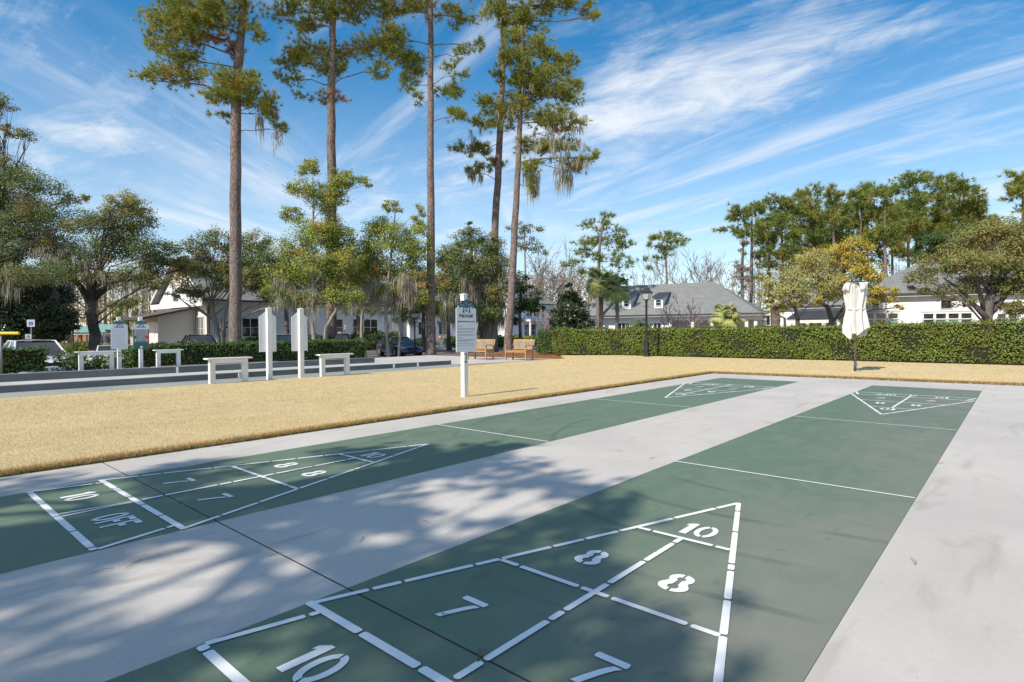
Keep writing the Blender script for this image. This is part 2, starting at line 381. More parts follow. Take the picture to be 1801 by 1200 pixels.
M['myrtle'] = leafmat('myrtle_leaf', (.075, .11, .022), (.20, .21, .045), (.25, .155, .04), .8, .55, .75)
M['myrtle_red'] = leafmat('reddening_leaf', (.26, .10, .03), (.34, .17, .06), (.18, .15, .04), .9)
M['ivy'] = leafmat('dark_ivy_leaf', (.045, .065, .015), (.09, .11, .03), (.15, .12, .03), .9)
M['darkleaf'] = leafmat('magnolia_leaf', (.012, .022, .010), (.03, .042, .016), (.05, .045, .02), .9, .55, .75, .12, .35, .5)
M['holly'] = leafmat('holly_leaf', (.02, .04, .012), (.05, .08, .022), (.03, .05, .015), .9, trans=.15)
M['hedge'] = leafmat('hedge_leaf', (.075, .115, .012), (.165, .205, .028), (.12, .13, .02), 1.3, trans=.18, rough=.45, spec=.3, g=1.4)
M['hedge_dark'] = leafmat('front_hedge_leaf', (.03, .065, .012), (.085, .13, .03), (.06, .09, .02), 1.3, trans=.15, rough=.45, spec=.3, g=1.5)
M['hedge_core'] = simple('hedge_inner_shade', (.012, .017, .006), (.02, .022, .009), 14, .95, .8)  # near-black colour stands for the shade between the hedge leaves
M['needle'] = leafmat('pine_needle', (.085, .115, .018), (.20, .195, .045), (.26, .18, .04), .7, .55, .75, .25)
M['needle_far'] = leafmat('far_pine_needle', (.060, .088, .020), (.125, .15, .038), (.15, .14, .035), .25, .45, .7, .2)
M['needle_brown'] = leafmat('dead_pine_needle', (.40, .20, .09), (.52, .30, .15), (.34, .20, .08), g=1.1)
M['moss'] = leafmat('spanish_moss', (.34, .32, .25), (.46, .44, .35), (.28, .26, .19), 1.2, .45, .65, .35, .9, .1, 1.1)
M['palm'] = leafmat('palm_frond', (.16, .19, .06), (.27, .28, .11), (.24, .22, .09), 1.0)
M['brownleaf'] = leafmat('dry_woodland_leaf', (.20, .12, .06), (.30, .20, .10), (.25, .20, .07), .12, .4, .65, g=1.4)
M['brownleaf2'] = leafmat('grey_brown_woodland', (.21, .16, .125), (.28, .22, .175), (.20, .14, .08), .12, .4, .65, g=1.3)
# ================================================================ ground and paving
def sheet(name, poly, z, mat, kind='structure', parent=None):
    me = bpy.data.meshes.new(name); me.from_pydata([(p[0], p[1], z) for p in poly], [], [tuple(range(len(poly)))]); me.update()
    me.materials.append(mat); o = bpy.data.objects.new(name, me); link(o, parent)
    if kind and parent is None: o['kind'] = kind
    return o
def drape(name, xs, ys, dz, mat):
    xs = np.asarray(xs, float); ys = np.asarray(ys, float); X, Y = np.meshgrid(xs, ys); Z = terrain(X, Y) + dz
    nx, ny = len(xs), len(ys); v = np.stack([X, Y, Z], -1).reshape(-1, 3)
    f = [(j*nx+i, j*nx+i+1, (j+1)*nx+i+1, (j+1)*nx+i) for j in range(ny-1) for i in range(nx-1)]
    me = bpy.data.meshes.new(name); me.from_pydata(v.tolist(), [], f); me.update(); me.materials.append(mat)
    o = bpy.data.objects.new(name, me); link(o); o['kind'] = 'structure'; return o
BX = [-130, -70, -48, -38, -32, -26, -20.6]; BY = [22.0, 29, 60, 130]
def grid(a, b, st, br):
    g = set(np.round(np.arange(a, b+1e-6, st), 3)) | {a, b} | {x for x in br if a < x < b}; return sorted(g)
def ground_mat():
    mt, t, b, o = newmat('straw_and_dry_grass_ground'); g = N(t, 'ShaderNodeNewGeometry'); p = g.outputs['Position']
    a = noise(t, p, .16, 4, .6, .6); m_ = noise(t, p, 2.5, 5, .65); f = noise(t, p, 22, 5, .7)
    c = mixc(t, rmp(t, a, .45, .58), (.40, .28, .13), (.27, .135, .07))
    c = mixc(t, rmp(t, m_, .4, .7, 0, .5), c, (.20, .11, .055)); c = mixc(t, rmp(t, f, .45, .7, 0, .5), c, (.15, .08, .04))
    t.links.new(c, b.inputs['Base Color']); b.inputs['Roughness'].default_value = .95; b.inputs['Specular IOR Level'].default_value = .1
    bump(t, b, f, .8, .04); return mt
M['ground'] = ground_mat()
gx = [-1500, -600, -300, -200] + grid(-160, 120, 10, BX) + [200, 400, 900, 1500]
gy = [-1500, -500, -150] + grid(-60, 170, 10, BY) + [250, 500, 1000, 1500]
drape('ground', gx, gy, -.06, M['ground'])
FT = .3048
LX = -10.825*FT                       # left court's outer edge
JY = [-12.0, -8.8, -6.13, -3.46, -.79, 1.88, 4.55, 7.22]
GREEN_END = 9.48
def far_edge(x): return 10.80 + .066*(x+4.06)
cols = [(-4.08, LX, 0), (LX, LX+6*FT, 1), (LX+6*FT, 0.0, 0), (0.0, 6*FT, 1), (6*FT, 5.2, 0), (5.2, 9.0, 0)]
pav = bpy.data.objects.new('court_pavement', None); link(pav); tag(pav, 'light concrete pavement around and between two green shuffleboard courts', None, None, 'structure')
sheet('joint_bed', [(-4.07, -12), (8.99, -12), (8.99, far_edge(8.99)), (-4.07, far_edge(-4.07))], -.0016, simple('joint_filler', (.03, .03, .029), None, 8, .9), parent=pav)
courts = []
for nm in ('far', 'near'):
    c = bpy.data.objects.new('shuffleboard_court', None); link(c)
    tag(c, 'green painted shuffleboard court nearest the lawn' if nm == 'far' else 'green painted shuffleboard court nearest the open concrete apron', None, 'green shuffleboard courts', 'structure')
    courts.append(c)
def slab(name, x0, x1, y0, y1, mat, parent, y1b=None):
    y1b = y1 if y1b is None else y1b
    e = .0010; b = .0002
    p = [(x0+e, y0), (x1-e, y0), (x1-e, y1b), (x0+e, y1)]
    q = [(x0+e+b, y0+b), (x1-e-b, y0+b), (x1-e-b, y1b-b), (x0+e+b, y1-b)]
    mb = MB(); v = [(a[0], a[1], -.034) for a in p]+[(a[0], a[1], -b) for a in p]+[(a[0], a[1], 0) for a in q]
    f = []
    for k in range(2):
        for i in range(4): f.append((4*k+i, 4*k+(i+1) % 4, 4*k+4+(i+1) % 4, 4*k+4+i))
    f.append((8, 9, 10, 11)); mb.add(v, f); return mb.build(name, mat, parent)
for (x0, x1, g) in cols:
    ys = JY + [GREEN_END if g else None]
    for k in range(len(JY)):
        y0 = JY[k] + (.0055 if k == 3 else .0022 if k else 0)
        y1 = (JY[k+1] - (.0055 if k+1 == 3 else .0022)) if k+1 < len(JY) else None
        if g:
            par = courts[0] if x0 < -2 else courts[1]
            slab('painted_slab', x0, x1, y0, GREEN_END if y1 is None else y1, M['green'], par)
        elif y1 is not None: slab('concrete_slab', x0, x1, y0, y1, M['concrete'], pav)
        else: slab('concrete_slab', x0, x1, y0, far_edge(x0), M['concrete'], pav, far_edge(x1))
    if g: slab('concrete_slab', x0, x1, GREEN_END, far_edge(x0), M['concrete'], pav, far_edge(x1))

# ---- painted scoring diagrams
ZP = .004
def poly_obj(name, polys, parent, mat=None, z=ZP):
    mb = MB()
    for p in polys: mb.add([(a[0], a[1], z) for a in p], [tuple(range(len(p)))])
    return mb.build(name, mat or M['line'], parent)
def dash(a, b, w, parent, name='line_dash', z=ZP):
    a = np.array(a, float); b = np.array(b, float); d = b-a; l = np.linalg.norm(d); d /= l; n = np.array([-d[1], d[0]]); c = min(.008, w*.25); h = w/2
    pts = [a+n*(h-c), a+d*c+n*h, b-d*c+n*h, b+n*(h-c), b-n*(h-c), b-d*c-n*h, a+d*c-n*h, a-n*(h-c)]
    return poly_obj(name, [[tuple(p) for p in pts[::-1]]], parent, z=z)
def dashes(a, b, w, parent, cuts, gap=.016, z=ZP):
    a = np.array(a, float); b = np.array(b, float); l = np.linalg.norm(b-a); cs = [0]+list(cuts)+[1]
    for i in range(len(cs)-1):
        t0 = cs[i]+(gap/2/l if i else 0); t1 = cs[i+1]-(gap/2/l if i < len(cs)-2 else 0)
        dash(a+(b-a)*t0, a+(b-a)*t1, w, parent, z=z)
def ringhalf(cx, cy, rx, ry, w, a0, a1, n=12):
    o = [(cx+rx*math.cos(t), cy+ry*math.sin(t)) for t in np.linspace(a0, a1, n)]
    i = [(cx+(rx-w)*math.cos(t), cy+(ry-w*.8)*math.sin(t)) for t in np.linspace(a1, a0, n)]
    return o+i
def glyph(ch):
    """stencil polygons in a unit box: x 0..w, y 0..1; returns polys, width"""
    if ch == '0' or ch == 'O':
        w = .72; g = .10
        return [ringhalf(w/2, .5, w/2, .5, .19, math.pi/2+g+.15, 3*math.pi/2-g+.15), ringhalf(w/2, .5, w/2, .5, .19, -math.pi/2+g+.15, math.pi/2-g+.15)], w
    if ch == '1':
        return [[(.10, .0), (.36, 0), (.36, 1.0), (.22, 1.0), (.0, .84), (.0, .70), (.10, .76)]], .38
    if ch == '7':
        bar = [(0.0, .86), (.03, .83), (.74, .83), (.77, .86), (.77, .97), (.74, 1.0), (.03, 1.0), (0.0, .97)]
        L_ = []; R_ = []
        for t in np.linspace(0, 1, 7):
            x = .62-.42*t**.75; y = .78-.78*t; L_.append((x-.09, y)); R_.append((x+.09, y))
        return [bar, L_+R_[::-1]], .77
    if ch == '8':
        w = .80; g = .03
        def half(s):
            o = []
            for t in np.linspace(R(84), R(-38), 9): o.append((w/2+s*(.335*math.cos(t)), .735+.265*math.sin(t)))
            for t in np.linspace(R(40), R(-84), 9): o.append((w/2+s*(.40*math.cos(t)), .285+.285*math.sin(t)))
            i = []
            for t in np.linspace(R(-78), R(60), 6): i.append((w/2+s*(.15*math.cos(t)), .275+.125*math.sin(t)))
            for t in np.linspace(R(-60), R(78), 6): i.append((w/2+s*(.12*math.cos(t)), .725+.10*math.sin(t)))
            p = o+i; return p if s < 0 else p[::-1]
        return [half(1), half(-1)], w
    if ch == 'F':
        return [[(0, 0), (.17, 0), (.17, 1), (0, 1)], [(.21, .82), (.62, .82), (.62, 1), (.21, 1)], [(.21, .42), (.50, .42), (.50, .60), (.21, .60)]], .64
def stencil(text, cx, cy, h, parent, T, asp=1.0, name='painted_numeral', gap=.10):
    gl = [glyph(c) for c in text]; tot = sum(g[1] for g in gl)+gap*(len(gl)-1); x = -tot/2
    for (ps, w), ch in zip(gl, text):
        poly_obj(name if ch not in 'OF' else 'painted_letter', [[T(cx+(x+p[0])*h*asp, cy+(p[1]-.5)*h) for p in q] for q in ps], parent)
        x += w+gap
def diagram(parent, x0, flip):
    # near diagram in court feet: tip at y=-3, base at -12, ten-off to -13.5; the far one is turned by 180 degrees about y=6 ft
    def T(x, y):
        x, y = x*FT, y*FT
        if flip: x, y = 6*FT-x, 12*FT-y
        return (x+x0, y)
    W = .032
    tip = T(3, -3.05); bl = T(.07, -11.95); br = T(5.93, -11.95)
    dashes(bl, tip, W, parent, [.09, .145, .28, .335, .45, .53, .62, .78, .92])
    dashes(br, tip, W, parent, [.09, .2, .335, .45, .57, .60, .78, .93], z=ZP+.0006)
    dashes(T(0, -12), T(6, -12), W*1.25, parent, [.22, .42, .58, .78], z=ZP+.0012)
    dashes(T(1.08, -9), T(4.92, -9), W, parent, [.11, .43, .57, .89], z=ZP+.0012)
    dashes(T(2.08, -6), T(3.92, -6), W, parent, [.16, .84], z=ZP+.0012)
    dashes(T(3, -11.88), T(3, -6.05), W, parent, [.08, .30, .36, .56, .76, .95], z=ZP+.0018)
    dashes(T(.05, -13.5), T(5.95, -13.5), W*1.25, parent, [.03, .26, .5, .74, .97])
    dashes(T(.05, -13.45), T(.40, -12.05), W, parent, [.88], z=ZP+.0006); dashes(T(5.95, -13.45), T(5.60, -12.05), W, parent, [.88], z=ZP+.0006)
    poly_obj('line_dash', [[T(2.78, -13.42), T(2.88, -13.42), T(3.0, -12.1), T(2.96, -12.1)][::(-1 if False else 1)], [T(3.02, -13.42), T(3.12, -13.42), T(3.06, -12.1), T(3.02, -12.1)]], parent)
    H = .70
    stencil('10', 3.08, -5.38, H*1.0, parent, T, .80)
    stencil('8', 2.22, -7.88, H, parent, T, .85); stencil('8', 3.80, -7.88, H, parent, T, .85)
    stencil('7', 1.84, -10.68, H, parent, T, .85); stencil('7', 4.16, -10.68, H, parent, T, .85)
    stencil('10', 1.52, -12.76, H, parent, T, .80); stencil('OFF', 4.30, -12.74, H, parent, T, .72)
for c, x0 in ((courts[0], LX), (courts[1], 0.0)):
    diagram(c, x0, False); diagram(c, x0, True)
    for y in (0.0, 12*FT):
        dash((x0+.004, y), (x0+6*FT-.004, y), .022, c, 'dead_line')

# ---- lawn
lawn_poly = [(-11.75, -12), (-4.08, -12), (-4.08, 10.80), (9.0, far_edge(9.0)), (9.0, -12), (40, -12), (40, 19.6), (2.4, 19.6), (-3.4, 19.65), (-8, 19.35), (-12.1, 19.3), (-14.3, 17.6), (-12.2, 15.1), (-12.35, 13.6), (-11.95, 9.2), (-11.75, 8.6)]
lo = MB().prism(lawn_poly, -.055, .022).build('lawn', M['lawn']); lo['kind'] = 'structure'
def inside(px, py, poly):
    r = np.zeros(len(px), bool); j = len(poly)-1
    for i in range(len(poly)):
        xi, yi = poly[i]; xj, yj = poly[j]
        c = ((yi > py) != (yj > py)) & (px < (xj-xi)*(py-yi)/(yj-yi+1e-12)+xi); r ^= c; j = i
    return r
def blades(n_xy, h, w, lean, z0, rg):
    n = len(n_xy); a = rg.uniform(0, 2*np.pi, n); dx, dy = np.cos(a), np.sin(a)
    la = rg.uniform(0, 2*np.pi, n); ll = rg.uniform(.2, 1, n)*lean*h
    v = np.empty((n, 3, 3), np.float32)
    v[:, 0, 0] = n_xy[:, 0]-dx*w/2; v[:, 0, 1] = n_xy[:, 1]-dy*w/2; v[:, 1, 0] = n_xy[:, 0]+dx*w/2; v[:, 1, 1] = n_xy[:, 1]+dy*w/2
    v[:, :2, 2] = z0; v[:, 2, 0] = n_xy[:, 0]+np.cos(la)*ll; v[:, 2, 1] = n_xy[:, 1]+np.sin(la)*ll; v[:, 2, 2] = z0+h
    return v.reshape(-1, 3)
def lawn_points(x0, x1, y0, y1, bands):
    out_ = []
    for d0, d1, dens in bands:
        n = int((x1-x0)*(y1-y0)*dens); p = rng.uniform((x0, y0), (x1, y1), (n, 2)); d = np.hypot(p[:, 0]-CAM[0], p[:, 1]-CAM[1])
        p = p[(d >= d0) & (d < d1)]; q = p-CAM[:2]; f = q@fwd_h[:2]; r = q@right[:2]
        out_.append(p[(f > .5) & (np.abs(r) < f*.93+.6)])
    p = np.concatenate(out_); return p[inside(p[:, 0], p[:, 1], lawn_poly)]
bands = [(0, 9, 4600), (9, 13, 2400), (13, 19, 1100), (19, 40, 500)]
pts = np.concatenate([lawn_points(-11.8, -4.08, -8, 15, bands), lawn_points(-15, 14, 10.8, 19.7, bands)])
d = np.hypot(pts[:, 0]-CAM[0], pts[:, 1]-CAM[1])
hh = rng.uniform(.006, .020, len(pts)); ww = .0048*np.maximum(1, d/6)
tag(np_mesh('dormant_grass', blades(pts, hh, ww, .9, .020, rng), 3, M['blade']), 'short tan dormant grass of the lawn beside the courts', None, None, 'stuff')
# thicker thatch hanging over the slab's edges
n = 34000
t_ = rng.uniform(-9, 10.8, n); e1 = np.stack([-4.085-np.abs(rng.normal(0, .055, n)), t_], 1)
t2 = rng.uniform(-4.1, 12, 22000); e2 = np.stack([t2, far_edge(t2)+.01+np.abs(rng.normal(0, .06, len(t2)))], 1)
e = np.concatenate([e1, e2]); d = np.hypot(e[:, 0]-CAM[0], e[:, 1]-CAM[1])
tag(np_mesh('edge_grass', blades(e, rng.uniform(.03, .07, len(e)), .008*np.maximum(1, d/7), 1.0, .008, rng), 3, M['blade_edge']), 'thicker brownish grass fringe overhanging the edge of the concrete', None, None, 'stuff')

n = 26000
t_ = rng.uniform(-9, 10.8, n); e1 = np.stack([-4.072-np.abs(rng.normal(0, .016, n)), t_], 1); t2 = rng.uniform(-4.1, 12, 12000); e2 = np.stack([t2, far_edge(t2)-.004+np.abs(rng.normal(0, .018, len(t2)))], 1)
e = np.concatenate([e1, e2]); d = np.hypot(e[:, 0]-CAM[0], e[:, 1]-CAM[1])
tag(np_mesh('edge_weeds', blades(e, rng.uniform(.015, .045, len(e)), .011*np.maximum(1, d/7), 1.5, -.004, rng), 3, bladem('green_edge_weed', (.13, .15, .045), (.22, .21, .07), (.30, .20, .08), (.10, .12, .03), 2.0)), 'dark green creeping weeds along the very edge of the concrete', None, None, 'stuff')
# ---- bowling lanes, path, beds, car park
sheet('lane_apron', [(-13.28, -12), (-11.75, -12), (-11.75, 8.6), (-11.95, 9.2), (-13.28, 9.6)], -.002, M['apron'])
sheet('bowling_lane', [(-16.78, -12), (-13.28, -12), (-13.28, 9.6), (-16.78, 9.6)], -.004, M['lane'])
sheet('bowling_lane', [(-20.25, -12), (-16.78, -12), (-16.78, 9.6), (-20.25, 9.6)], -.004, M['lane'])
sheet('path', [(-20.25, 9.605), (-13.0, 9.605), (-12.75, 11.5), (-12.25, 15.0), (-14.0, 14.75), (-20.25, 14.4)], 0.0, M['path'])
sheet('bare_soil', [(-12.98, 9.605), (-11.97, 9.25), (-12.36, 13.6), (-12.45, 13.6), (-12.73, 11.5)], -.004, simple('sandy_soil', (.36, .24, .13), (.28, .18, .10), 4, .95, .4))
drape('car_park', grid(-44, -23.6, 1, BX), grid(-25, 75, 5, BY), -.03, M['asphalt'])
drape('road', grid(-23.6, 60, 5, BX), grid(27.5, 40, 2, BY), -.03, M['asphalt'])
drape('sidewalk', grid(-46.2, -44.25, 1, BX), grid(-25, 75, 5, BY), .05, M['path'])
kb = MB()
for x, ya, yb in ((-23.55, -25, 27), (-44.1, -25, 75)):
    for y in np.arange(ya, yb, 3.0):
        z = float(terrain(x, y)); kb.box((x-.07, y, z-.1), (x+.07, y+2.99, z+.09))
o = kb.build('kerb', M['kerb']); o['kind'] = 'structure'
kb = MB()
for x in np.arange(-23.4, 40, 3.0):
    z = float(terrain(x+1.5, 27.4)); kb.box((x, 27.3, z-.15), (x+2.99, 27.45, z+.09))
o = kb.build('kerb', M['kerb']); o['kind'] = 'structure'
# lines of parking bays
for i, y in enumerate(np.arange(-6, 24, 2.75)):
    z = -.5-.02
    sheet('parking_line', [(-30.6, y), (-25.9, y), (-25.9, y+.1), (-30.6, y+.1)], z, M['line'])
# dark boards of the lanes
def lane_wall(x, y1, h, label):
    w = thing('lane_wall', (x, y1, 0), label, 'low wall', 'dark boards beside the bowling lanes')
    L_ = 3.05; y = y1
    while y > -11.9:
        y0 = max(-12, y-L_); b = MB().box((-.025, y0-y1+.003, .0), (.025, y-y1-.003, h)); b.build('plank', M['board'], w, bevel=.004); y = y0
    b = MB().box((-.028, -12-y1, h+.001), (.028, 0, h+.016)); b.build('cap_rail', M['kerb'], w)
    return w
wa = lane_wall(-13.30, 9.46, .135, 'long low dark board wall along the lawn side of the bowling lanes')
wb = lane_wall(-16.80, 8.60, .185, 'long low dark board wall between the two bowling lanes')
for par, x, px, py in ((wa, -13.30, 421, 664), (wa, -13.30, 693, 648), (wa, -13.30, 735, 645), (wb, -16.80, 312, 655)):
    p = PV(px, py, x+.03); hgt = .13 if par is wa else .175
    MB().box((.026, p[1]-par.location[1]-.03, .005), (.05, p[1]-par.location[1]+.03, hgt)).build('distance_marker', M['white'], par)
# ---- fallen needles and chips on the paving
def needle_obj(x, y, ang, l, bend, nm='fallen_pine_needle', n=2):
    mb = MB()
    for k in range(n):
        a = ang+rng.normal(0, .12 if n < 4 else .35); p0 = np.array([0, 0, .004]); p2 = np.array([math.cos(a)*l, math.sin(a)*l, .006]); pm = (p0+p2)/2+np.array([-math.sin(a), math.cos(a), 0])*bend*rng.uniform(-1, 1)*l+np.array([0, 0, .004])
        mb.tube([p0, pm, p2], [.0011, .0010, .0006], 4)
    o = mb.build(nm, M['needle_brown'] if False else M['mulch_blade']); o.location = (float(x), float(y), .001); return o
for q in [(250, 985), (470, 980), (740, 915), (410, 785), (1095, 795), (640, 945), (1610, 995), (1660, 815), (1028, 858), (1730, 725), (1360, 745), (160, 1010), (860, 1010), (1150, 805), (1480, 720)]:
    g = G(*q); o = needle_obj(g[0], g[1], rng.uniform(0, 6.28), rng.uniform(.07, .13), .12)
    tag(o, 'thin brown pine needle pair lying on the court paving', 'pine needle', 'fallen pine needles on the paving')
g = G(840, 1168); o = needle_obj(g[0], g[1], 2.2, .10, .2, 'needle_bunch', 7); tag(o, 'bunch of brown needles caught in the joint of the near court', 'pine needles')
# ================================================================ street furniture and signs
TXT_ROT = (math.pi/2, 0, math.pi/2)
def text_obj(name, body, size, loc, mat, parent, rot=TXT_ROT, width=None, bold=0.0, align='CENTER'):
    cu = bpy.data.curves.new(name, 'FONT'); cu.body = body; cu.size = size; cu.align_x = align; cu.offset = bold; cu.extrude = 0.0008
    t = bpy.data.objects.new('tmp', cu); me = bpy.data.meshes.new_from_object(t); bpy.data.objects.remove(t); bpy.data.curves.remove(cu)
    co = np.empty(len(me.vertices)*3, np.float32); me.vertices.foreach_get('co', co); co = co.reshape(-1, 3)
    if width:
        co[:, 0] *= width/(co[:, 0].max()-co[:, 0].min())
    me.vertices.foreach_set('co', co.ravel()); me.update()
    me.materials.clear(); me.materials.append(mat); me.name = name
    o = bpy.data.objects.new(name, me); link(o, parent); o.location = loc; o.rotation_euler = rot; return o
def panel_outline(w, z0, z1, arch):
    r = [(-w/2, z0), (w/2, z0), (w/2, z1), (w/2-.045, z1)]
    for t in np.linspace(0, 1, 7):
        a = t*math.pi/2; r.append((w/2-.04-.10*math.sin(a)**3, z1+arch*(1-math.cos(a))**.8))
    l = [(-p[0], p[1]) for p in r[2:]][::-1]
    return r+l
def prism_x(poly, x0, x1):
    n = len(poly); mb = MB()
    mb.add([(x0, p[0], p[1]) for p in poly]+[(x1, p[0], p[1]) for p in poly], [tuple(range(n-1, -1, -1)), tuple(range(n, 2*n))]+[(i, (i+1) % n, n+(i+1) % n, n+i) for i in range(n)])
    return mb
def emblem(parent, x, cy, cz, s):
    rg = np.random.default_rng(3); pts = []
    for k in range(64):
        t = 2*math.pi*k/64; c, q = math.cos(t), math.sin(t)
        r = 1+.10*math.sin(9*t+.5)+.07*math.sin(17*t)+rg.uniform(-.05, .05)
        yy = c*.5*r; zz_ = q*(.25 if q > 0 else .17)*r
        if q < -.2 and abs(c) < .75: zz_ *= .55
        pts.append((cy+yy*s, cz+zz_*s))
    prism_x(pts, x, x+.002).build('tree_emblem', M['teal'], parent)
    for dy, wd, ln in ((-.17, .05, .19), (.20, .05, .19), (.03, .035, .14), (-.05, .02, .10)):
        p = [(cy+(dy-wd*1.3)*s, cz-(.13+ln)*s), (cy+(dy+wd*1.3)*s, cz-(.13+ln)*s), (cy+(dy+wd*.5)*s, cz-.16*s), (cy+(dy+wd*.7)*s, cz-.09*s), (cy+(dy-wd*.7)*s, cz-.09*s), (cy+(dy-wd*.5)*s, cz-.16*s)]
        prism_x(p, x+.0005, x+.0015).build('tree_emblem', M['teal'], parent)
    rb = MB()
    for a, b in (((-.34, .06), (-.1, -.02)), ((-.06, .16), (.02, .02)), ((.12, .02), (.34, .1)), ((-.38, -.08), (-.16, -.08)), ((.18, -.07), (.4, -.04))):
        a = np.array(a); b = np.array(b); d = (b-a)/np.linalg.norm(b-a); nn = np.array([-d[1], d[0]])*.012
        q = [a-nn, b-nn*.3, b+nn*.3, a+nn]; rb.add([(x+.0026, cy+p[0]*s, cz+p[1]*s) for p in q], [(0, 1, 2, 3)])
    rb.build('tree_emblem', M['panel_white'], parent)
def sign_post(par, h, w=.095, mat=None):
    b = MB().box((-w/2, -w/2, -.05), (w/2, w/2, h-.035)); b.build('post', mat or M['white'], par, bevel=.004)
    c = w/2+.008
    MB().add([(-c, -c, h-.034), (c, -c, h-.034), (c, c, h-.034), (-c, c, h-.034), (-c, -c, h-.022), (c, -c, h-.022), (c, c, h-.022), (-c, c, h-.022), (0, 0, h)],
             [(3, 2, 1, 0), (0, 1, 5, 4), (1, 2, 6, 5), (2, 3, 7, 6), (3, 0, 4, 7), (4, 5, 8), (5, 6, 8), (6, 7, 8), (7, 4, 8)]).build('post_cap', mat or M['white'], par)
def text_lines(par, x, w, ztop, rows, mat, left=-.44):
    rg = np.random.default_rng(11)
    for (z, ln, hgt) in rows:
        mb = MB(); y = left*w; end = left*w+ln*w
        while y < end:
            l = rg.uniform(.012, .04); e = min(end, y+l)
            mb.box((x, y, z-hgt/2), (x+.0007, e, z+hgt/2)); y = e+.007
        mb.build('text_line', mat, par)
# --- shuffleboard rules sign
g = G(817, 700)
sg = thing('rules_sign', (g[0], g[1], 0), 'white rules sign with blue tree emblem on a white post numbered 2 on the lawn', 'sign')
sign_post(sg, 1.90)
W = .50
prism_x(panel_outline(W, .835, 1.625, .125), .049, .061).build('sign_panel', M['panel_white'], sg, bevel=.002)
emblem(sg, .0625, 0, 1.672, .40)
text_obj('lettering', 'BELFAIR', .055, (.0622, 0, 1.468), M['maroon'], sg, width=.37, bold=.003)
for z in (1.522, 1.453): MB().box((.0615, -.195, z-.0025), (.0625, .195, z+.0025)).build('rule_line', M['maroon'], sg)
text_obj('lettering', 'SIMPLE SHUFFLEBOARD RULES', .030, (.0622, 0, 1.375), M['text'], sg, width=.43, bold=.001)
rows = [(1.300, .20, .008), (1.262, .88, .006), (1.246, .86, .006), (1.208, .80, .006), (1.192, .72, .006), (1.152, .88, .006), (1.136, .80, .006), (1.098, .24, .008), (1.062, .88, .006), (1.046, .85, .006), (1.030, .60, .006), (.992, .80, .006), (.954, .78, .006)]
text_lines(sg, .0615, W, 0, rows, M['text'])
text_obj('lettering', '2', .26, (.0482, -.005, .64), M['text'], sg, width=.075)
for z in (1.60, .90): MB().tube([(.061, -.01, z), (.063, -.01, z)], .006, 8).build('screw', M['galv'], sg)
# --- far signs, facing the lanes
def far_sign(px, py, label, style):
    g = G(px, py); s = thing('rules_sign', (g[0], g[1], 0), label, 'sign')
    sign_post(s, 1.78, .11)
    w = .50
    prism_x(panel_outline(w, .66, 1.50, .14), .057, .069).build('sign_panel', M['panel_white'], s)
    emblem(s, .0705, 0, 1.55, .36)
    text_obj('lettering', 'BELFAIR', .045, (.0702, 0, 1.40), M['maroon'], s, width=.30, bold=.002)
    if style == 0:
        text_lines(s, .0695, w, 0, [(1.34-.035*k, [.8, .86, .6, .86, .8, .84][k % 6], .009) for k in range(18)], simple('pale_lettering', (.42, .42, .44), None, 9, .6))
        text_obj('lettering', '2', .20, (.0562, 0, .42), M['text'], s, width=.08)
    else:
        gp = simple('sign_grey', (.20, .205, .21), (.24, .245, .25), 3, .5); gg = simple('sign_green', (.02, .17, .10), None, 5, .5); rr = simple('sign_red', (.50, .03, .05), None, 5, .5)
        MB().box((.0695, -.17, .90), (.0705, .17, 1.34)).build('printed_field', gp, s)
        MB().box((.0695, -.25, .66), (.0707, .25, .90)).build('printed_field', simple('sign_teal', (.04, .13, .12), None, 5, .5), s)
        MB().box((.0695, -.245, .90), (.0705, -.195, 1.34)).build('printed_stripe', gg, s); MB().box((.0695, .195, .82), (.0712, .245, 1.34)).build('printed_stripe', rr, s)
        for y, mt in ((-.16, gg), (.16, rr)):
            n = 20; MB().add([(.0716, y+.055*math.cos(2*math.pi*k/n), 1.07+.055*math.sin(2*math.pi*k/n)) for k in range(n)], [tuple(range(n))]).build('printed_ball', mt, s)
        n = 20; MB().add([(.0720, .045*math.cos(2*math.pi*k/n), .72+.045*math.sin(2*math.pi*k/n)) for k in range(n)], [tuple(range(n))]).build('printed_ball', M['panel_white'], s)
        text_lines(s, .0715, w, 0, [(1.32-.03*k, .6, .008) for k in range(13)], M['panel_white'], -.3)
far_sign(210, 648, 'white text sign on a post numbered 2 beyond the bowling lanes', 0)
far_sign(248, 647, 'sign with green and red stripes on a white post beyond the bowling lanes', 1)
# --- backs of the near pair
for px, py, lab in ((474, 669, 'back of white sign on a post, left of the pair beside the bowling lanes'), (530, 666, 'back of white sign on a post, right of the pair beside the bowling lanes')):
    g = G(px, py); s = thing('rules_sign', (g[0], g[1], 0), lab, 'sign'); sign_post(s, 1.84, .115)
    prism_x(panel_outline(.44, .72, 1.62, .10), -.072, -.058).build('sign_panel', M['panel_white'], s)
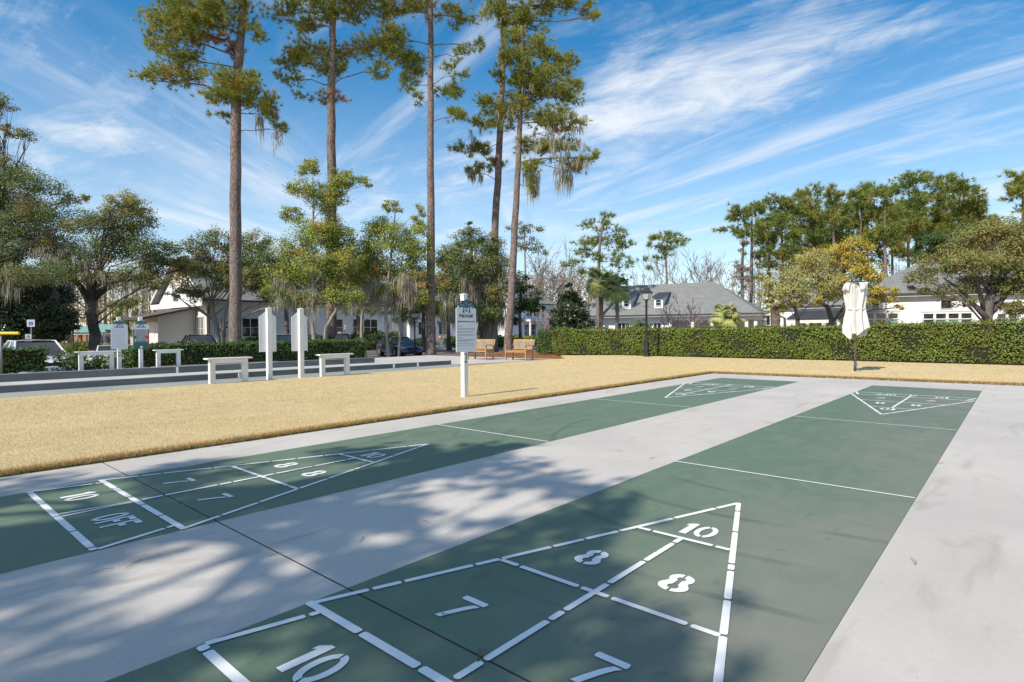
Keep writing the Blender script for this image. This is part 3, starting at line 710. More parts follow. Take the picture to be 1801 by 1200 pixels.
# --- white tables by the lanes
def table(y0, y1, x, h, lab):
    cy = (y0+y1)/2; hl = abs(y1-y0)/2
    t = thing('white_table', (x, cy, 0), lab, 'table', 'white timber tables beside the bowling lanes')
    MB().box((-.13, -hl-.14, h-.035), (.13, hl+.14, h)).build('table_top', M['white'], t, bevel=.006)
    for s in (-1, 1):
        MB().box((-.06, s*hl-.06, -.02), (.06, s*hl+.06, h-.037)).build('leg', M['white_dirty'], t, bevel=.005)
    MB().box((-.085, -hl-.03, h-.125), (-.0615, hl+.03, h-.037)).build('apron_rail', M['white'], t); MB().box((.0615, -hl-.03, h-.125), (.085, hl+.03, h-.037)).build('apron_rail', M['white'], t)
table(.50, 1.26, -11.72, .62, 'white table by the lawn, left of the two sign backs')
table(3.27, 4.02, -11.62, .62, 'white table by the lawn, right of the two sign backs')
table(-.10, .75, -20.62, .62, 'white table beyond the lanes, left of the striped sign')
table(2.10, 2.75, -20.45, .62, 'white table beyond the lanes in front of the long hedge')

# --- closed umbrella
g = G(1504, 655.3)
um = thing('closed_umbrella', (g[0], g[1], 0), 'closed off-white patio umbrella on a thin pole in front of the hedge', 'umbrella')
MB().tube([(0, 0, .28), (0, 0, 2.40)], .026, 12).build('pole', M['pole'], um, smooth=True)
MB().tube([(0, 0, -.02), (0, 0, .33)], .036, 12).build('socket', M['pole_dark'], um, smooth=True)
MB().tube([(.03, 0, .22), (.075, 0, .22)], .012, 8).build('knob', M['pole_dark'], um)
MB().lathe([(.0, .0), (.16, .0), (.16, .034), (0, .036)], 20).build('ground_plate', M['path'], um)
def umbrella_cloth():
    nt_, nz = 128, 34; v = []; f = []
    rgu = np.random.default_rng(5)
    for i in range(nz):
        k = i/(nz-1)
        for j in range(nt_):
            t = 2*math.pi*j/nt_
            hem = 1.10+.10*math.cos(2*t+.6)+.05*math.cos(8*t)+.03*math.cos(5*t+1)
            top = 2.44+.07*max(0, math.cos(3*t+.4))-.10*max(0, math.cos(3*t+.4+math.pi))
            z = hem+(top-hem)*k
            zn = (z-1.10)/1.38
            rad = np.interp(zn, [0, .12, .30, .46, .52, .60, .75, .9, 1.0], [.335, .325, .295, .262, .256, .268, .282, .292, .30])
            fold = np.interp(zn, [0, .3, .48, .55, .8, 1], [.22, .20, .13, .13, .19, .22])
            rr_ = .82*rad*(1+fold*math.cos(8*t+.8*math.sin(3*zn*2))*1.0+.35*fold*math.cos(13*t+2.2*zn)+.2*fold*math.cos(23*t-3*zn))
            v.append((rr_*math.cos(t)*1.04, rr_*math.sin(t)*.92, z))
    for i in range(nz-1):
        for j in range(nt_): f.append((i*nt_+j, i*nt_+(j+1) % nt_, (i+1)*nt_+(j+1) % nt_, (i+1)*nt_+j))
    b = len(v); base = (nz-1)*nt_
    for j in range(nt_):
        x, y, z = v[base+j]; v.append((x*.55, y*.55, z-.16))
    for j in range(nt_): f.append((base+j, base+(j+1) % nt_, b+(j+1) % nt_, b+j))
    v.append((0, 0, 2.34)); c = len(v)-1
    for j in range(nt_): f.append((b+j, b+(j+1) % nt_, c))
    return MB().add(v, f)
umbrella_cloth().build('canopy', M['canvas'], um, smooth=True)
for a0, a1 in ((R(15), R(75)), (R(185), R(250)), (R(300), R(345)), (R(110), R(150))):
    n = 14; b = []
    for i, (rr_, z) in enumerate(((.20, 2.50), (.265, 2.475), (.30, 2.38), (.315, 2.29))):
        for j in range(n):
            t = a0+(a1-a0)*j/(n-1); q = rr_*(1+.05*math.cos(9*t)*i/3); b.append((q*math.cos(t), q*math.sin(t)*.92, z+.02*math.cos(11*t)*i/3))
    fo = MB().add(b, [(i*n+j, i*n+j+1, (i+1)*n+j+1, (i+1)*n+j) for i in range(3) for j in range(n-1)]).build('vent_flap', M['canvas'], um, smooth=True)
    md = fo.modifiers.new('solid', 'SOLIDIFY'); md.thickness = .004
ring = [(.222*math.cos(t)*1.04, .222*math.sin(t)*.95, 1.77+.012*math.cos(2*t)) for t in np.linspace(0, 2*math.pi, 41)]
MB().tube(ring, .012, 6, False).build('tie_strap', M['canvas'], um, smooth=True)

# --- lamp posts
def lamp(x, y, z, s, label, dark=1.0):
    t = thing('lamp_post', (x, y, z), label, 'lamp post', 'black lantern lamp posts'); t.scale = (s, s, s)
    MB().box((-.115, -.115, -.3), (.115, .115, .10)).build('plinth', M['black'], t, bevel=.01)
    MB().box((-.095, -.095, .10), (.095, .095, .70)).build('base', M['black'], t, bevel=.012)
    MB().lathe([(.13, .70), (.11, .73), (.06, .76), (.05, .80), (.045, 2.48), (.065, 2.50), (.065, 2.53), (.045, 2.56), (.08, 2.60), (.08, 2.63), (.0, 2.64)], 16).build('shaft', M['black'], t, smooth=True)
    MB().tube([(-.15, 0, 2.32), (.15, 0, 2.32)], .012, 8).build('ladder_bar', M['black'], t)
    a, b, z0, z1 = .10, .19, 2.64, 2.94
    gl = MB().add([(sx*q, sy*q, zz_) for q, zz_ in ((a*.96, z0), (b*.96, z1)) for sx, sy in ((-1, -1), (1, -1), (1, 1), (-1, 1))], [(0, 1, 5, 4), (1, 2, 6, 5), (2, 3, 7, 6), (3, 0, 4, 7)])
    gl.build('lantern_glass', M['lampglass'], t)
    fr = MB()
    for sx, sy in ((-1, -1), (1, -1), (1, 1), (-1, 1)): fr.tube([(sx*a, sy*a, z0), (sx*b, sy*b, z1)], .011, 6)
    for q, zz_ in ((a, z0), (b, z1)):
        c = [(-q, -q, zz_), (q, -q, zz_), (q, q, zz_), (-q, q, zz_), (-q, -q, zz_)]
        for i in range(4): fr.tube([c[i], c[i+1]], .012, 6)
    fr.build('lantern_frame', M['black'], t)
    rf = MB(); prof = [(.235, 2.945), (.235, 2.965), (.17, 3.03), (.10, 3.12), (.06, 3.17), (.02, 3.18)]
    for q, zz_ in prof: rf.v.extend([(-q, -q, zz_), (q, -q, zz_), (q, q, zz_), (-q, q, zz_)])
    for i in range(len(prof)-1):
        for j in range(4): rf.f.append((i*4+j, i*4+(j+1) % 4, (i+1)*4+(j+1) % 4, (i+1)*4+j))
    rf.f.append((3, 2, 1, 0)); rf.build('lantern_roof', M['black'], t)
    MB().lathe([(.03, 3.175), (.035, 3.20), (.012, 3.22), (.018, 3.24), (0, 3.27)], 10).build('finial', M['black'], t, smooth=True)
    MB().lathe([(.03, 2.66), (.035, 2.72), (.03, 2.80), (.0, 2.82)], 10).build('bulb_holder', M['panel_white'], t, smooth=True)
    t.rotation_euler = (0, 0, R(9)); return t
def lampglass():
    mt, t, b, o = newmat('clear_lantern_glass'); b.inputs['Base Color'].default_value = (.8, .85, .86, 1); b.inputs['Roughness'].default_value = .05
    tr = N(t, 'ShaderNodeBsdfTransparent'); gl = N(t, 'ShaderNodeMixShader', inp={0: .3}); t.links.new(tr.outputs[0], gl.inputs[1]); t.links.new(b.outputs[0], gl.inputs[2]); t.links.new(gl.outputs[0], o.inputs[0]); return mt
M['lampglass'] = lampglass()
g = G(1137, 628.3); lamp(g[0], g[1], 0, .985, 'tall black lantern lamp post standing against the long clipped hedge')
p = P(730, 629.5, 37.6); lamp(p[0], p[1], p[2], .98, 'black lamp post beside the dark blue coupe and pine trunk')
p = P(1346, 592, 60); lamp(p[0], p[1], -.5, 1.0, 'distant black lamp post behind the hedge near the porch')

# --- teak benches
def bench(x, y, lab):            # x,y: outer front-left foot; seat faces -Y
    t = thing('teak_bench', (x, y, 0), lab, 'bench', 'teak benches on the path'); L_ = 1.14; D_ = .50; lg = .055
    for lx in (0, L_-lg):
        MB().box((lx, 0, 0), (lx+lg, lg, .60)).build('leg', M['teak'], t, bevel=.004)
        q = MB(); q.add([(lx, D_-lg, 0), (lx+lg, D_-lg, 0), (lx+lg, D_, 0), (lx, D_, 0), (lx, D_-lg, .42), (lx+lg, D_-lg, .42), (lx+lg, D_, .42), (lx, D_, .42), (lx, D_+.08, .86), (lx+lg, D_+.08, .86), (lx+lg, D_+.12, .86), (lx, D_+.12, .86)],
              [(3, 2, 1, 0), (0, 1, 5, 4), (1, 2, 6, 5), (2, 3, 7, 6), (3, 0, 4, 7), (4, 5, 9, 8), (5, 6, 10, 9), (6, 7, 11, 10), (7, 4, 8, 11), (8, 9, 10, 11)])
        q.build('leg', M['teak'], t)
        arm = MB(); ax0, ax1 = lx-.008, lx+lg+.008; prof = [(-.04, .585), (.05, .625), (.22, .62), (.40, .595), (.53, .60)]
        b = []
        for yy, zz_ in prof: b += [(ax0, yy, zz_), (ax1, yy, zz_), (ax1, yy, zz_+.028), (ax0, yy, zz_+.028)]
        fs = [(3, 2, 1, 0), (16, 17, 18, 19)]
        for i in range(4):
            for j in range(4): fs.append((4*i+j, 4*i+(j+1) % 4, 4*i+4+(j+1) % 4, 4*i+4+j))
        arm.add(b, fs).build('armrest', M['teak'], t)
        MB().box((lx+.012, lg, .33), (lx+lg-.012, D_-lg, .39)).build('side_rail', M['teak'], t)
    MB().box((lg, .008, .33), (L_-lg, .04, .40)).build('seat_rail', M['teak'], t); MB().box((lg, D_-.04, .33), (L_-lg, D_-.01, .40)).build('seat_rail', M['teak'], t)
    for k in range(7):
        yy = -.012+k*.072; MB().box((lg+.002 if k else -.01, yy, .402), (L_-lg-.002 if k else L_+.01, yy+.058, .422)).build('seat_slat', M['teak'], t)
    def back(name, x0, x1, z0, z1, th, mat):
        f_ = lambda z: D_-.03+(z-.42)*.20
        MB().add([(x0, f_(z0), z0), (x1, f_(z0), z0), (x1, f_(z0)+th, z0), (x0, f_(z0)+th, z0), (x0, f_(z1), z1), (x1, f_(z1), z1), (x1, f_(z1)+th, z1), (x0, f_(z1)+th, z1)],
                 [(3, 2, 1, 0), (4, 5, 6, 7), (0, 1, 5, 4), (1, 2, 6, 5), (2, 3, 7, 6), (3, 0, 4, 7)]).build(name, mat, t)
    back('back_rail', lg, L_-lg, .79, .865, .036, M['teak']); back('back_rail', lg, L_-lg, .45, .51, .036, M['teak'])
    n = 13
    for k in range(n):
        xx = lg+.015+(L_-2*lg-.03)*(k+.5)/n; back('back_slat', xx-.028, xx+.028, .511, .789, .02, M['teak_grey'])
    return t
g = G(888.5, 633.5); bench(g[0]-.01, g[1], 'teak bench standing nearer the hedge end')
g2 = G(853.5, 633.5); bench(g2[0]-1.10, g2[1], 'teak bench half hidden behind the rules sign')

# --- disabled parking signs, yellow rail
blue = simple('sign_blue', (.02, .06, .30), None, 5, .5)
def parking_sign(px, ptop, pbot, D, lab, w=.42, hgt=.48, dark=False):
    top = P(px, ptop, D); zg = float(terrain(top[0], top[1]))
    t = thing('parking_sign', (top[0], top[1], zg), lab, 'sign', 'disabled parking signs'); H = top[2]-zg
    MB().box((-.03, -.03, -.1), (.03, .03, H)).build('post', M['galv'], t)
    mb = prism_x([(-w/2, H-hgt), (w/2, H-hgt), (w/2, H), (-w/2, H)], .031, .036); mb.build('sign_plate', M['panel_white'], t)
    s = w*.5; c = H-hgt*.55
    prism_x([(-s/2, c-s/2), (s/2, c-s/2), (s/2, c+s/2), (-s/2, c+s/2)], .037, .039).build('symbol_field', M['text'] if dark else blue, t)
    k = MB(); n = 14
    k.add([(.041, s*.02+s*.27*math.cos(2*math.pi*i/n), c-s*.15+s*.25*math.sin(2*math.pi*i/n)) for i in range(n)]+[(.041, s*.02+s*.17*math.cos(2*math.pi*i/n), c-s*.15+s*.15*math.sin(2*math.pi*i/n)) for i in range(n)], [(i, (i+1) % n, n+(i+1) % n, n+i) for i in range(n)])
    k.build('wheelchair_symbol', M['panel_white'], t)
    prism_x([(-s*.05, c-s*.05), (s*.05, c-s*.05), (s*.02, c+s*.28), (-s*.12, c+s*.28)], .0415, .042).build('wheelchair_symbol', M['panel_white'], t)
    t.rotation_euler = (0, 0, R(-25)); return t
parking_sign(54.5, 562.5, 600, 33, 'tall disabled parking sign on a grey post behind the white sedan', .36, .40)
parking_sign(50, 588, 600, 31, 'low disabled parking plate beside the tall sign behind white sedan', .26, .24, True)
parking_sign(606.5, 572, 602, 40, 'slim disabled parking sign post behind the long hedge', .10, .30)
parking_sign(597, 584, 595, 42, 'small square disabled parking plate by the dark parked car', .26, .26, True)
g = G(2.5, 658)
yr = thing('yellow_rail', (g[0], g[1], 0), 'yellow bar on a grey steel post at the picture edge by the hedge', 'rail')
MB().tube([(0, 0, -.05), (0, 0, 1.26)], .036, 10).build('post', M['galv'], yr, smooth=True)
a = np.array([-.9*right[0], -.9*right[1], 1.235]); b = np.array([.62*right[0], .62*right[1], 1.225])
MB().tube([a+np.array([0, -.05, 0]), b+np.array([0, -.05, 0])], .045, 8).build('bar', M['yellow'], yr)

# ================================================================ hedges
def leaf_quads(c, nrm, ln, wd, rg, jit=.8):
    n = len(c); nn = nrm+rg.normal(0, jit, (n, 3)); nn /= np.linalg.norm(nn, axis=1, keepdims=True)+1e-9
    t = rg.normal(0, 1, (n, 3)); t -= nn*np.sum(t*nn, 1, keepdims=True); t /= np.linalg.norm(t, axis=1, keepdims=True)+1e-9
    b = np.cross(nn, t); ln = np.broadcast_to(np.asarray(ln, float), (n,))[:, None]; wd = np.broadcast_to(np.asarray(wd, float), (n,))[:, None]
    v = np.stack([c+t*ln/2, c+b*wd/2+t*ln*.05, c-t*ln/2, c-b*wd/2+t*ln*.05], 1)
    return v.reshape(-1, 3)
def hedge(name, label, pts, depth, hts, mat, dens, leaf, group=None, z0=0.0, wob=.05, hang=0.0):
    """pts: front line (world xy); hedge body goes to the left normal side by depth"""
    pts = [np.array(p, float) for p in pts]; h = thing(name, (pts[0][0], pts[0][1], z0), label, 'hedge', group); org = np.array([pts[0][0], pts[0][1], z0])
    rg = np.random.default_rng(abs(hash(label)) % 2**31 if False else int(abs(pts[0][0]*1000))+17)
    core = MB(); LV = []
    for i in range(len(pts)-1):
        a, b = pts[i], pts[i+1]; d = b-a; l = np.linalg.norm(d); d = d/l; nb = np.array([-d[1], d[0]]); ha, hb = hts[i], hts[i+1]; ins = .07
        q = [a+nb*ins, b+nb*ins, b+nb*(depth-ins), a+nb*(depth-ins)]
        e0 = d*ins if i == 0 else 0; e1 = d*ins if i == len(pts)-2 else 0
        q[0] = q[0]+e0; q[3] = q[3]+e0; q[1] = q[1]-e1; q[2] = q[2]-e1
        hs_ = [ha-ins, hb-ins, hb-ins, ha-ins]
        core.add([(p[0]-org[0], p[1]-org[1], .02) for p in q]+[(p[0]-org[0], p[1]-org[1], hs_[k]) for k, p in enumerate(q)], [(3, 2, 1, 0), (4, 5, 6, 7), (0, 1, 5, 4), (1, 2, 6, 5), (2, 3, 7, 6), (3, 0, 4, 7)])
        def put(c, nr):
            hole = np.sin(c[:, 0]*4.7+1.3*np.sin(c[:, 1]*3.9+c[:, 2]*6))+np.sin(c[:, 1]*5.3+c[:, 2]*7.9+np.sin(c[:, 0]*6.1)); c = c[rg.uniform(-1.4, 1.0, len(c)) < hole*.40+.80]
            k = np.array([.9, 1.3, 2.1]); w_ = wob*(np.sin(c[:, 0]*3.1+c[:, 1]*2.2)+np.sin(c[:, 2]*5.3+c[:, 0]*1.7+c[:, 1]*4.1))[:, None]
            c = c+nr*(w_*.6+rg.normal(-.02, .04, (len(c), 1))+(rg.uniform(0, 1, (len(c), 1)) > .985)*rg.uniform(.03, .14, (len(c), 1))); LV.append(leaf_quads(c-org, np.broadcast_to(nr, c.shape)+np.array([0, 0, .35]), leaf*rg.uniform(.7, 1.3, len(c)), leaf*.55*rg.uniform(.7, 1.2, len(c)), rg, .55))
        def face(o, dx, n, nr, top):
            s = rg.uniform(0, 1, n); hh_ = ha+(hb-ha)*s; z = rg.uniform(0.03, 1, n)*hh_ if not top else hh_
            return s, z
        n = int(l*max(ha, hb)*dens); s = rg.uniform(0, 1, n); z = rg.uniform(.04, 1, n)*(ha+(hb-ha)*s)
        put(np.column_stack([a[0]+d[0]*l*s, a[1]+d[1]*l*s, z+z0]), np.array([-nb[0], -nb[1], 0]))
        n2 = int(l*max(ha, hb)*dens*.25); s = rg.uniform(0, 1, n2); z = rg.uniform(.04, 1, n2)*(ha+(hb-ha)*s)
        put(np.column_stack([a[0]+d[0]*l*s+nb[0]*depth, a[1]+d[1]*l*s+nb[1]*depth, z+z0]), np.array([nb[0], nb[1], 0]))
        n3 = int(l*depth*dens); s = rg.uniform(0, 1, n3); w_ = rg.uniform(0, 1, n3)
        put(np.column_stack([a[0]+d[0]*l*s+nb[0]*depth*w_, a[1]+d[1]*l*s+nb[1]*depth*w_, ha+(hb-ha)*s+z0]), np.array([0, 0, 1.0]))
        for end, pp, hx, nr in ((i == 0, a, ha, -d), (i == len(pts)-2, b, hb, d)):
            if end:
                n4 = int(depth*hx*dens); w_ = rg.uniform(0, 1, n4); z = rg.uniform(.04, 1, n4)*hx
                put(np.column_stack([pp[0]+nb[0]*depth*w_, pp[1]+nb[1]*depth*w_, z+z0]), np.array([nr[0], nr[1], 0]))
    core.build('shade_core', M['hedge_core'], h)  # dark inner box, reads as shaded hollows through the leaf gaps
    o = np_mesh('foliage', np.concatenate(LV), 4, mat, h); o['kind'] = 'stuff'; return h
hp = [G(971, 624.2), G(1050, 624.9), G(1120, 626), G(1250, 629), G(1450, 633.8), G(1801, 643), G(1801, 643)+np.array([10, .2, 0])]
hp = [(p[0], p[1]) for p in hp]
hedge('clipped_hedge', 'long clipped bright green hedge behind the lawn and umbrella', hp, 1.15, [1.28, 1.28, 1.28, 1.29, 1.33, 1.45, 1.5], M['hedge'], 800, .075, None, 0.0, .075)
q0 = P(945, 600, 31.0); q1 = P(969, 600, 30.6)
hedge('clipped_hedge', 'short dark hedge block at the left end of the long hedge', [(q0[0], q0[1]), (q1[0]+.1, q1[1]+.3)], 1.0, [1.18, 1.18], M['hedge_dark'], 700, .085)
ya = PV(-60, 640, -21.6)[1]; yb = PV(84, 640, -21.6)[1]
hedge('front_hedge', 'dark leafy hedge stub in front of the white sedan', [(-21.6, yb), (-21.6, ya)][::-1], .85, [.80, .78], M['hedge_dark'], 520, .10, 'hedges between lanes and car park', -.04, .09)
ya = PV(232, 640, -21.6)[1]; yb = PV(645, 640, -21.6)[1]
ym = (ya+yb)/2
hedge('front_hedge', 'long low clipped hedge behind the white signs and tables', [(-21.6, ya), (-21.6, ym), (-21.6, yb)], .95, [.80, .84, .86], M['hedge_dark'], 620, .085, 'hedges between lanes and car park', -.04, .05)
# looser flowering shrub between the two
def shrub(name, label, c, rx, ry, rz, n, leaf, mat, cat='shrub', group=None, z0=None, jit=.9):
    rg = np.random.default_rng(int(abs(c[0]*977+c[1]*131))+3); zb = float(terrain(c[0], c[1])) if z0 is None else z0
    t = thing(name, (c[0], c[1], zb), label, cat, group)
    u = rg.normal(0, 1, (n, 3)); u /= np.linalg.norm(u, axis=1, keepdims=True); r = rg.uniform(.25, 1, n)**.4
    lump = 1+.22*np.sin(u[:, 0]*5+1)*np.sin(u[:, 1]*6)+.15*np.sin(u[:, 2]*9+u[:, 0]*4)
    p = u*(r*lump)[:, None]*np.array([rx, ry, rz]); p[:, 2] = p[:, 2]+rz; p = p[p[:, 2] > .02]
    o = np_mesh('foliage', leaf_quads(p, u[:len(p)]+np.array([0, 0, .4]), leaf*rg.uniform(.7, 1.3, len(p)), leaf*.5, rg, jit), 4, mat, t); o['kind'] = 'stuff'
    st = MB()
    for k in range(6):
        a = rg.uniform(0, 6.28); st.tube([(0, 0, -.05), (rx*.3*math.cos(a), ry*.3*math.sin(a), rz*.8), (rx*.6*math.cos(a), ry*.6*math.sin(a), rz*1.4)], [.02, .014, .006], 5)
    st.build('stem', M['greybark'], t); return t
for px, lab, rz in ((122, 'loose dark shrub between the hedge stub and the white sedan', .42), (150, 'ragged shrub behind the left white table', .36), (192, 'low shrub under the white text sign', .30), (222, 'leafy shrub between the text sign and striped sign', .40)):
    p = PV(px, 640, -22.0); shrub('shrub', lab, p, .55, .5, rz, 620, .10, M['hedge_dark'])
# ================================================================ vehicles
M['tyre'] = simple('tyre_rubber', (.015, .015, .016), None, 9, .8)
M['rim'] = simple('alloy_rim', (.55, .55, .56), (.45, .45, .46), 9, .3, 0, .6)
M['carglass'] = simple('car_glass', (.02, .025, .03), (.04, .045, .05), 1.2, .04, spec=.9)
M['chrome'] = simple('chrome_trim', (.6, .6, .62), None, 9, .15, 0, .9)
M['headlamp'] = simple('headlamp_lens', (.62, .64, .66), (.4, .42, .44), 20, .08)
M['taillamp'] = simple('taillamp_lens', (.45, .01, .012), None, 20, .15)
M['underbody'] = simple('dark_trim', (.012, .012, .013), None, 9, .6)
def carpaint(name, c, metal=.0): return simple(name, c, tuple(x*.95 for x in c), 2, .28, 0, metal, coat=.8)
def car(label, loc, head, paint, L_=4.7, W_=1.82, H_=1.44, style='sedan', detail=True):
    """local frame: +x front, +y left; built round the centre on the ground"""
    t = thing('parked_car', loc, label, 'car', 'cars in the car park', rz=head); hw = W_/2; hl = L_/2; wb = L_*.295; wr = .335 if style != 'suv' else .37
    belt = .92 if style != 'suv' else 1.08; hood = belt-.10
    st = [(-1.0, .62, .55, .34), (-.985, .80, .78, .28), (-.93, .89, belt-.05, .22), (-.74, .97, belt, .20), (-.45, 1.0, belt+.01, .19), (0, 1.0, belt-.01, .18), (.30, 1.0, belt-.02, .18), (.45, .99, hood+.02, .19), (.70, .96, hood-.04, .2), (.88, .90, hood-.12, .21), (.965, .80, hood-.22, .23), (1.0, .66, .46, .28)]
    v = []; f = []; k = 14
    for (x, w, zt, zb) in st:
        w *= hw; sec = [(0, zb), (w*.80, zb), (w*.95, zb+.07), (w, zb+(zt-zb)*.38), (w*.985, zb+(zt-zb)*.66), (w*.94, zt-.05), (w*.84, zt), (0, zt+.03)]
        ring = [(y, z) for y, z in sec]+[(-y, z) for y, z in sec[-2:0:-1]]
        v += [(x*hl, y, z) for y, z in ring]
    for i in range(len(st)-1):
        for j in range(k): f.append((i*k+j, (i+1)*k+j, (i+1)*k+(j+1) % k, i*k+(j+1) % k))
    f.append(tuple(range(k))); f.append(tuple((len(st)-1)*k+j for j in range(k-1, -1, -1)))
    bo = MB().add(v, f).build('body', paint, t, smooth=True); md = bo.modifiers.new('sub', 'SUBSURF'); md.levels = 1; md.render_levels = 1
    # glasshouse
    if style == 'suv': xs = (-.93, -.84, .10, .36)
    elif style == 'coupe': xs = (-.80, -.36, .02, .40)
    elif style == 'open': xs = (.05, .14, .16, .36)
    else: xs = (-.72, -.42, .08, .42)
    xb, xr, xf, xw = [q*hl for q in xs]; b0 = hw*.86; b1 = hw*.66; z0 = belt-.04; z1 = H_-.02
    if style == 'open':
        gl = MB().add([(xw, -b0, z0), (xw, b0, z0), (xr, b1, z1-.08), (xr, -b1, z1-.08)], [(0, 1, 2, 3)]); g_ = gl.build('windscreen', M['carglass'], t); md = g_.modifiers.new('s', 'SOLIDIFY'); md.thickness = .02
        fr = MB()
        for a, b in (((xw, -b0, z0), (xr, -b1, z1-.08)), ((xr, -b1, z1-.08), (xr, b1, z1-.08)), ((xr, b1, z1-.08), (xw, b0, z0))): fr.tube([a, b], .028, 6)
        fr.build('windscreen_frame', paint, t)
        for y in (-.38, .38):
            MB().tube([(-.35, y, .75), (-.45, y, 1.08)], .17, 8).build('seat', M['underbody'], t)
        MB().box((-hl*.42, -hw*.75, belt-.03), (hl*.12, hw*.75, belt+.045)).build('cockpit', M['underbody'], t)
    else:
        c = [(xb, -b0, z0), (xw, -b0, z0), (xw, b0, z0), (xb, b0, z0), (xr, -b1, z1), (xf, -b1, z1), (xf, b1, z1), (xr, b1, z1)]
        MB().add(c, [(0, 1, 5, 4), (1, 2, 6, 5), (2, 3, 7, 6), (3, 0, 4, 7), (4, 5, 6, 7)]).build('windows', M['carglass'], t)
        rv = []; rf = []; nx, ny = 7, 7
        for i in range(nx):
            for j in range(ny):
                a = i/(nx-1); b = j/(ny-1)*2-1; x = xr-.05+(xf+.05-xr+.05)*a
                rv.append((x, b*(b1+.015), z1+.004+.045*(1-b*b)*(.6+.4*math.sin(a*math.pi))+.02*math.sin(a*math.pi)))
        for i in range(nx-1):
            for j in range(ny-1): rf.append((i*ny+j, (i+1)*ny+j, (i+1)*ny+j+1, i*ny+j+1))
        MB().add(rv, rf).build('roof', paint, t, smooth=True)
        for s in (-1, 1):
            pl = MB()
            pl.tube([(xw+.02, s*(b0+.004), z0), (xf, s*(b1+.004), z1+.01)], .035, 6); pl.tube([(xb, s*(b0+.004), z0), (xr, s*(b1+.004), z1+.01)], .05 if style != 'suv' else .07, 6)
            pl.tube([(xr, s*(b1+.004), z1+.01), (xf, s*(b1+.004), z1+.01)], .03, 6)
            xm = (xr+xf)/2-.05; pl.tube([(xm, s*(b0+.006), z0), (xm, s*(b1+.006), z1)], .03, 6)
            pl.build('side_pillars', paint, t)
    # wheels
    for sx in (-1, 1):
        for sy in (-1, 1):
            x = sx*wb; y = sy*(hw-.10)
            MB().tube([(x, sy*(hw-.30), wr+.01), (x, sy*(hw+.002), wr+.01)], wr+.055, 24).build('wheel_arch', M['underbody'], t)
            w_ = MB(); prof = [(wr*.70, -.105), (wr*.97, -.10), (wr, -.06), (wr, .06), (wr*.97, .10), (wr*.70, .105)]; n = 24
            for r_, q in prof:
                for j in range(n):
                    a = 2*math.pi*j/n; w_.v.append((x+r_*math.cos(a), y+sy*.012+q, wr+r_*math.sin(a)))
            for i in range(len(prof)-1):
                for j in range(n): w_.f.append((i*n+j, i*n+(j+1) % n, (i+1)*n+(j+1) % n, (i+1)*n+j))
            wo = w_.build('wheel', M['tyre'], t, smooth=True)
            rm = MB(); yo = y+sy*.112
            for j in range(5):
                a = 2*math.pi*j/5+.3; da = .17
                pts_ = [(x+r_*math.cos(a+d_), yo, wr+r_*math.sin(a+d_)) for r_, d_ in ((wr*.12, -.9), (wr*.68, -da), (wr*.68, da), (wr*.12, .9))]
                pts2 = [(p[0], p[1]-sy*.03, p[2]) for p in pts_]; rm.add(pts_+pts2, [(0, 1, 2, 3), (7, 6, 5, 4), (0, 4, 5, 1), (1, 5, 6, 2), (2, 6, 7, 3), (3, 7, 4, 0)])
            rm.tube([(x, yo-sy*.03, wr), (x, yo+sy*.006, wr)], wr*.18, 12)
            for j in range(n):
                a0, a1 = 2*math.pi*j/n, 2*math.pi*(j+1)/n
                rm.add([(x+r_*math.cos(a), yo-sy*.002, wr+r_*math.sin(a)) for r_, a in ((wr*.64, a0), (wr*.72, a0), (wr*.72, a1), (wr*.64, a1))], [(0, 1, 2, 3)])
            rm.build('rim', M['rim'], wo)
    # lights and trim
    def patch(name, x, y0, y1, za, zb_, mat, dx=.05, back=.03):
        s = 1 if x > 0 else -1
        MB().add([(x, y0, za), (x-s*abs(dx) if False else x, y1, za), (x-s*.02, y1, zb_), (x-s*.02, y0, zb_)]+[(x-s*.15, y0, za), (x-s*.15, y1, za), (x-s*.15, y1, zb_), (x-s*.15, y0, zb_)],
                 [(0, 1, 2, 3), (0, 4, 5, 1), (1, 5, 6, 2), (2, 6, 7, 3), (3, 7, 4, 0)]).build(name, mat, t)
    zf = hood-.24
    for s in (-1, 1):
        y0, y1 = sorted((s*hw*.50, s*hw*.80)); patch('headlight', hl*.945, y0, y1, zf-.03, zf+.09, M['headlamp'])
        y0, y1 = sorted((s*hw*.45, s*hw*.82)); patch('taillight', -hl*.985, y0, y1, belt-.26, belt-.10, M['taillamp'])
        MB().add(*[( [(xw-.10+dx, s*(hw*.93+dy), belt+dz) for dx in (-.07, .07) for dy in (0, .16) for dz in (-.02, .10)], [(0, 1, 3, 2), (4, 6, 7, 5), (0, 4, 5, 1), (2, 3, 7, 6), (0, 2, 6, 4), (1, 5, 7, 3)])][0]).build('mirror', paint, t, bevel=.02)
    patch('grille', hl*.985, -hw*.36, hw*.36, zf-.06, zf+.07, M['underbody']); patch('lower_intake', hl*.998, -hw*.55, hw*.55, .27, .38, M['underbody'])
    patch('licence_plate', -hl*1.0, -.16, .16, belt-.30, belt-.15, M['panel_white'])
    if style != 'open':
        for s in (-1, 1):
            MB().box((xb*.4, s*hw*.985-.004, belt-.13), (xb*.4+.18, s*hw*.985+.018, belt-.105)).build('door_handle', M['chrome'], t)
    if style == 'suv':
        for s in (-1, 1): MB().tube([(xr+.2, s*b1*.9, H_+.05), (xf-.1, s*b1*.9, H_+.05)], .02, 6).build('roof_rail', M['black'], t)
    return t
def heading(rc, fc): d_ = right*rc+fwd_h*fc; return math.atan2(d_[1], d_[0])
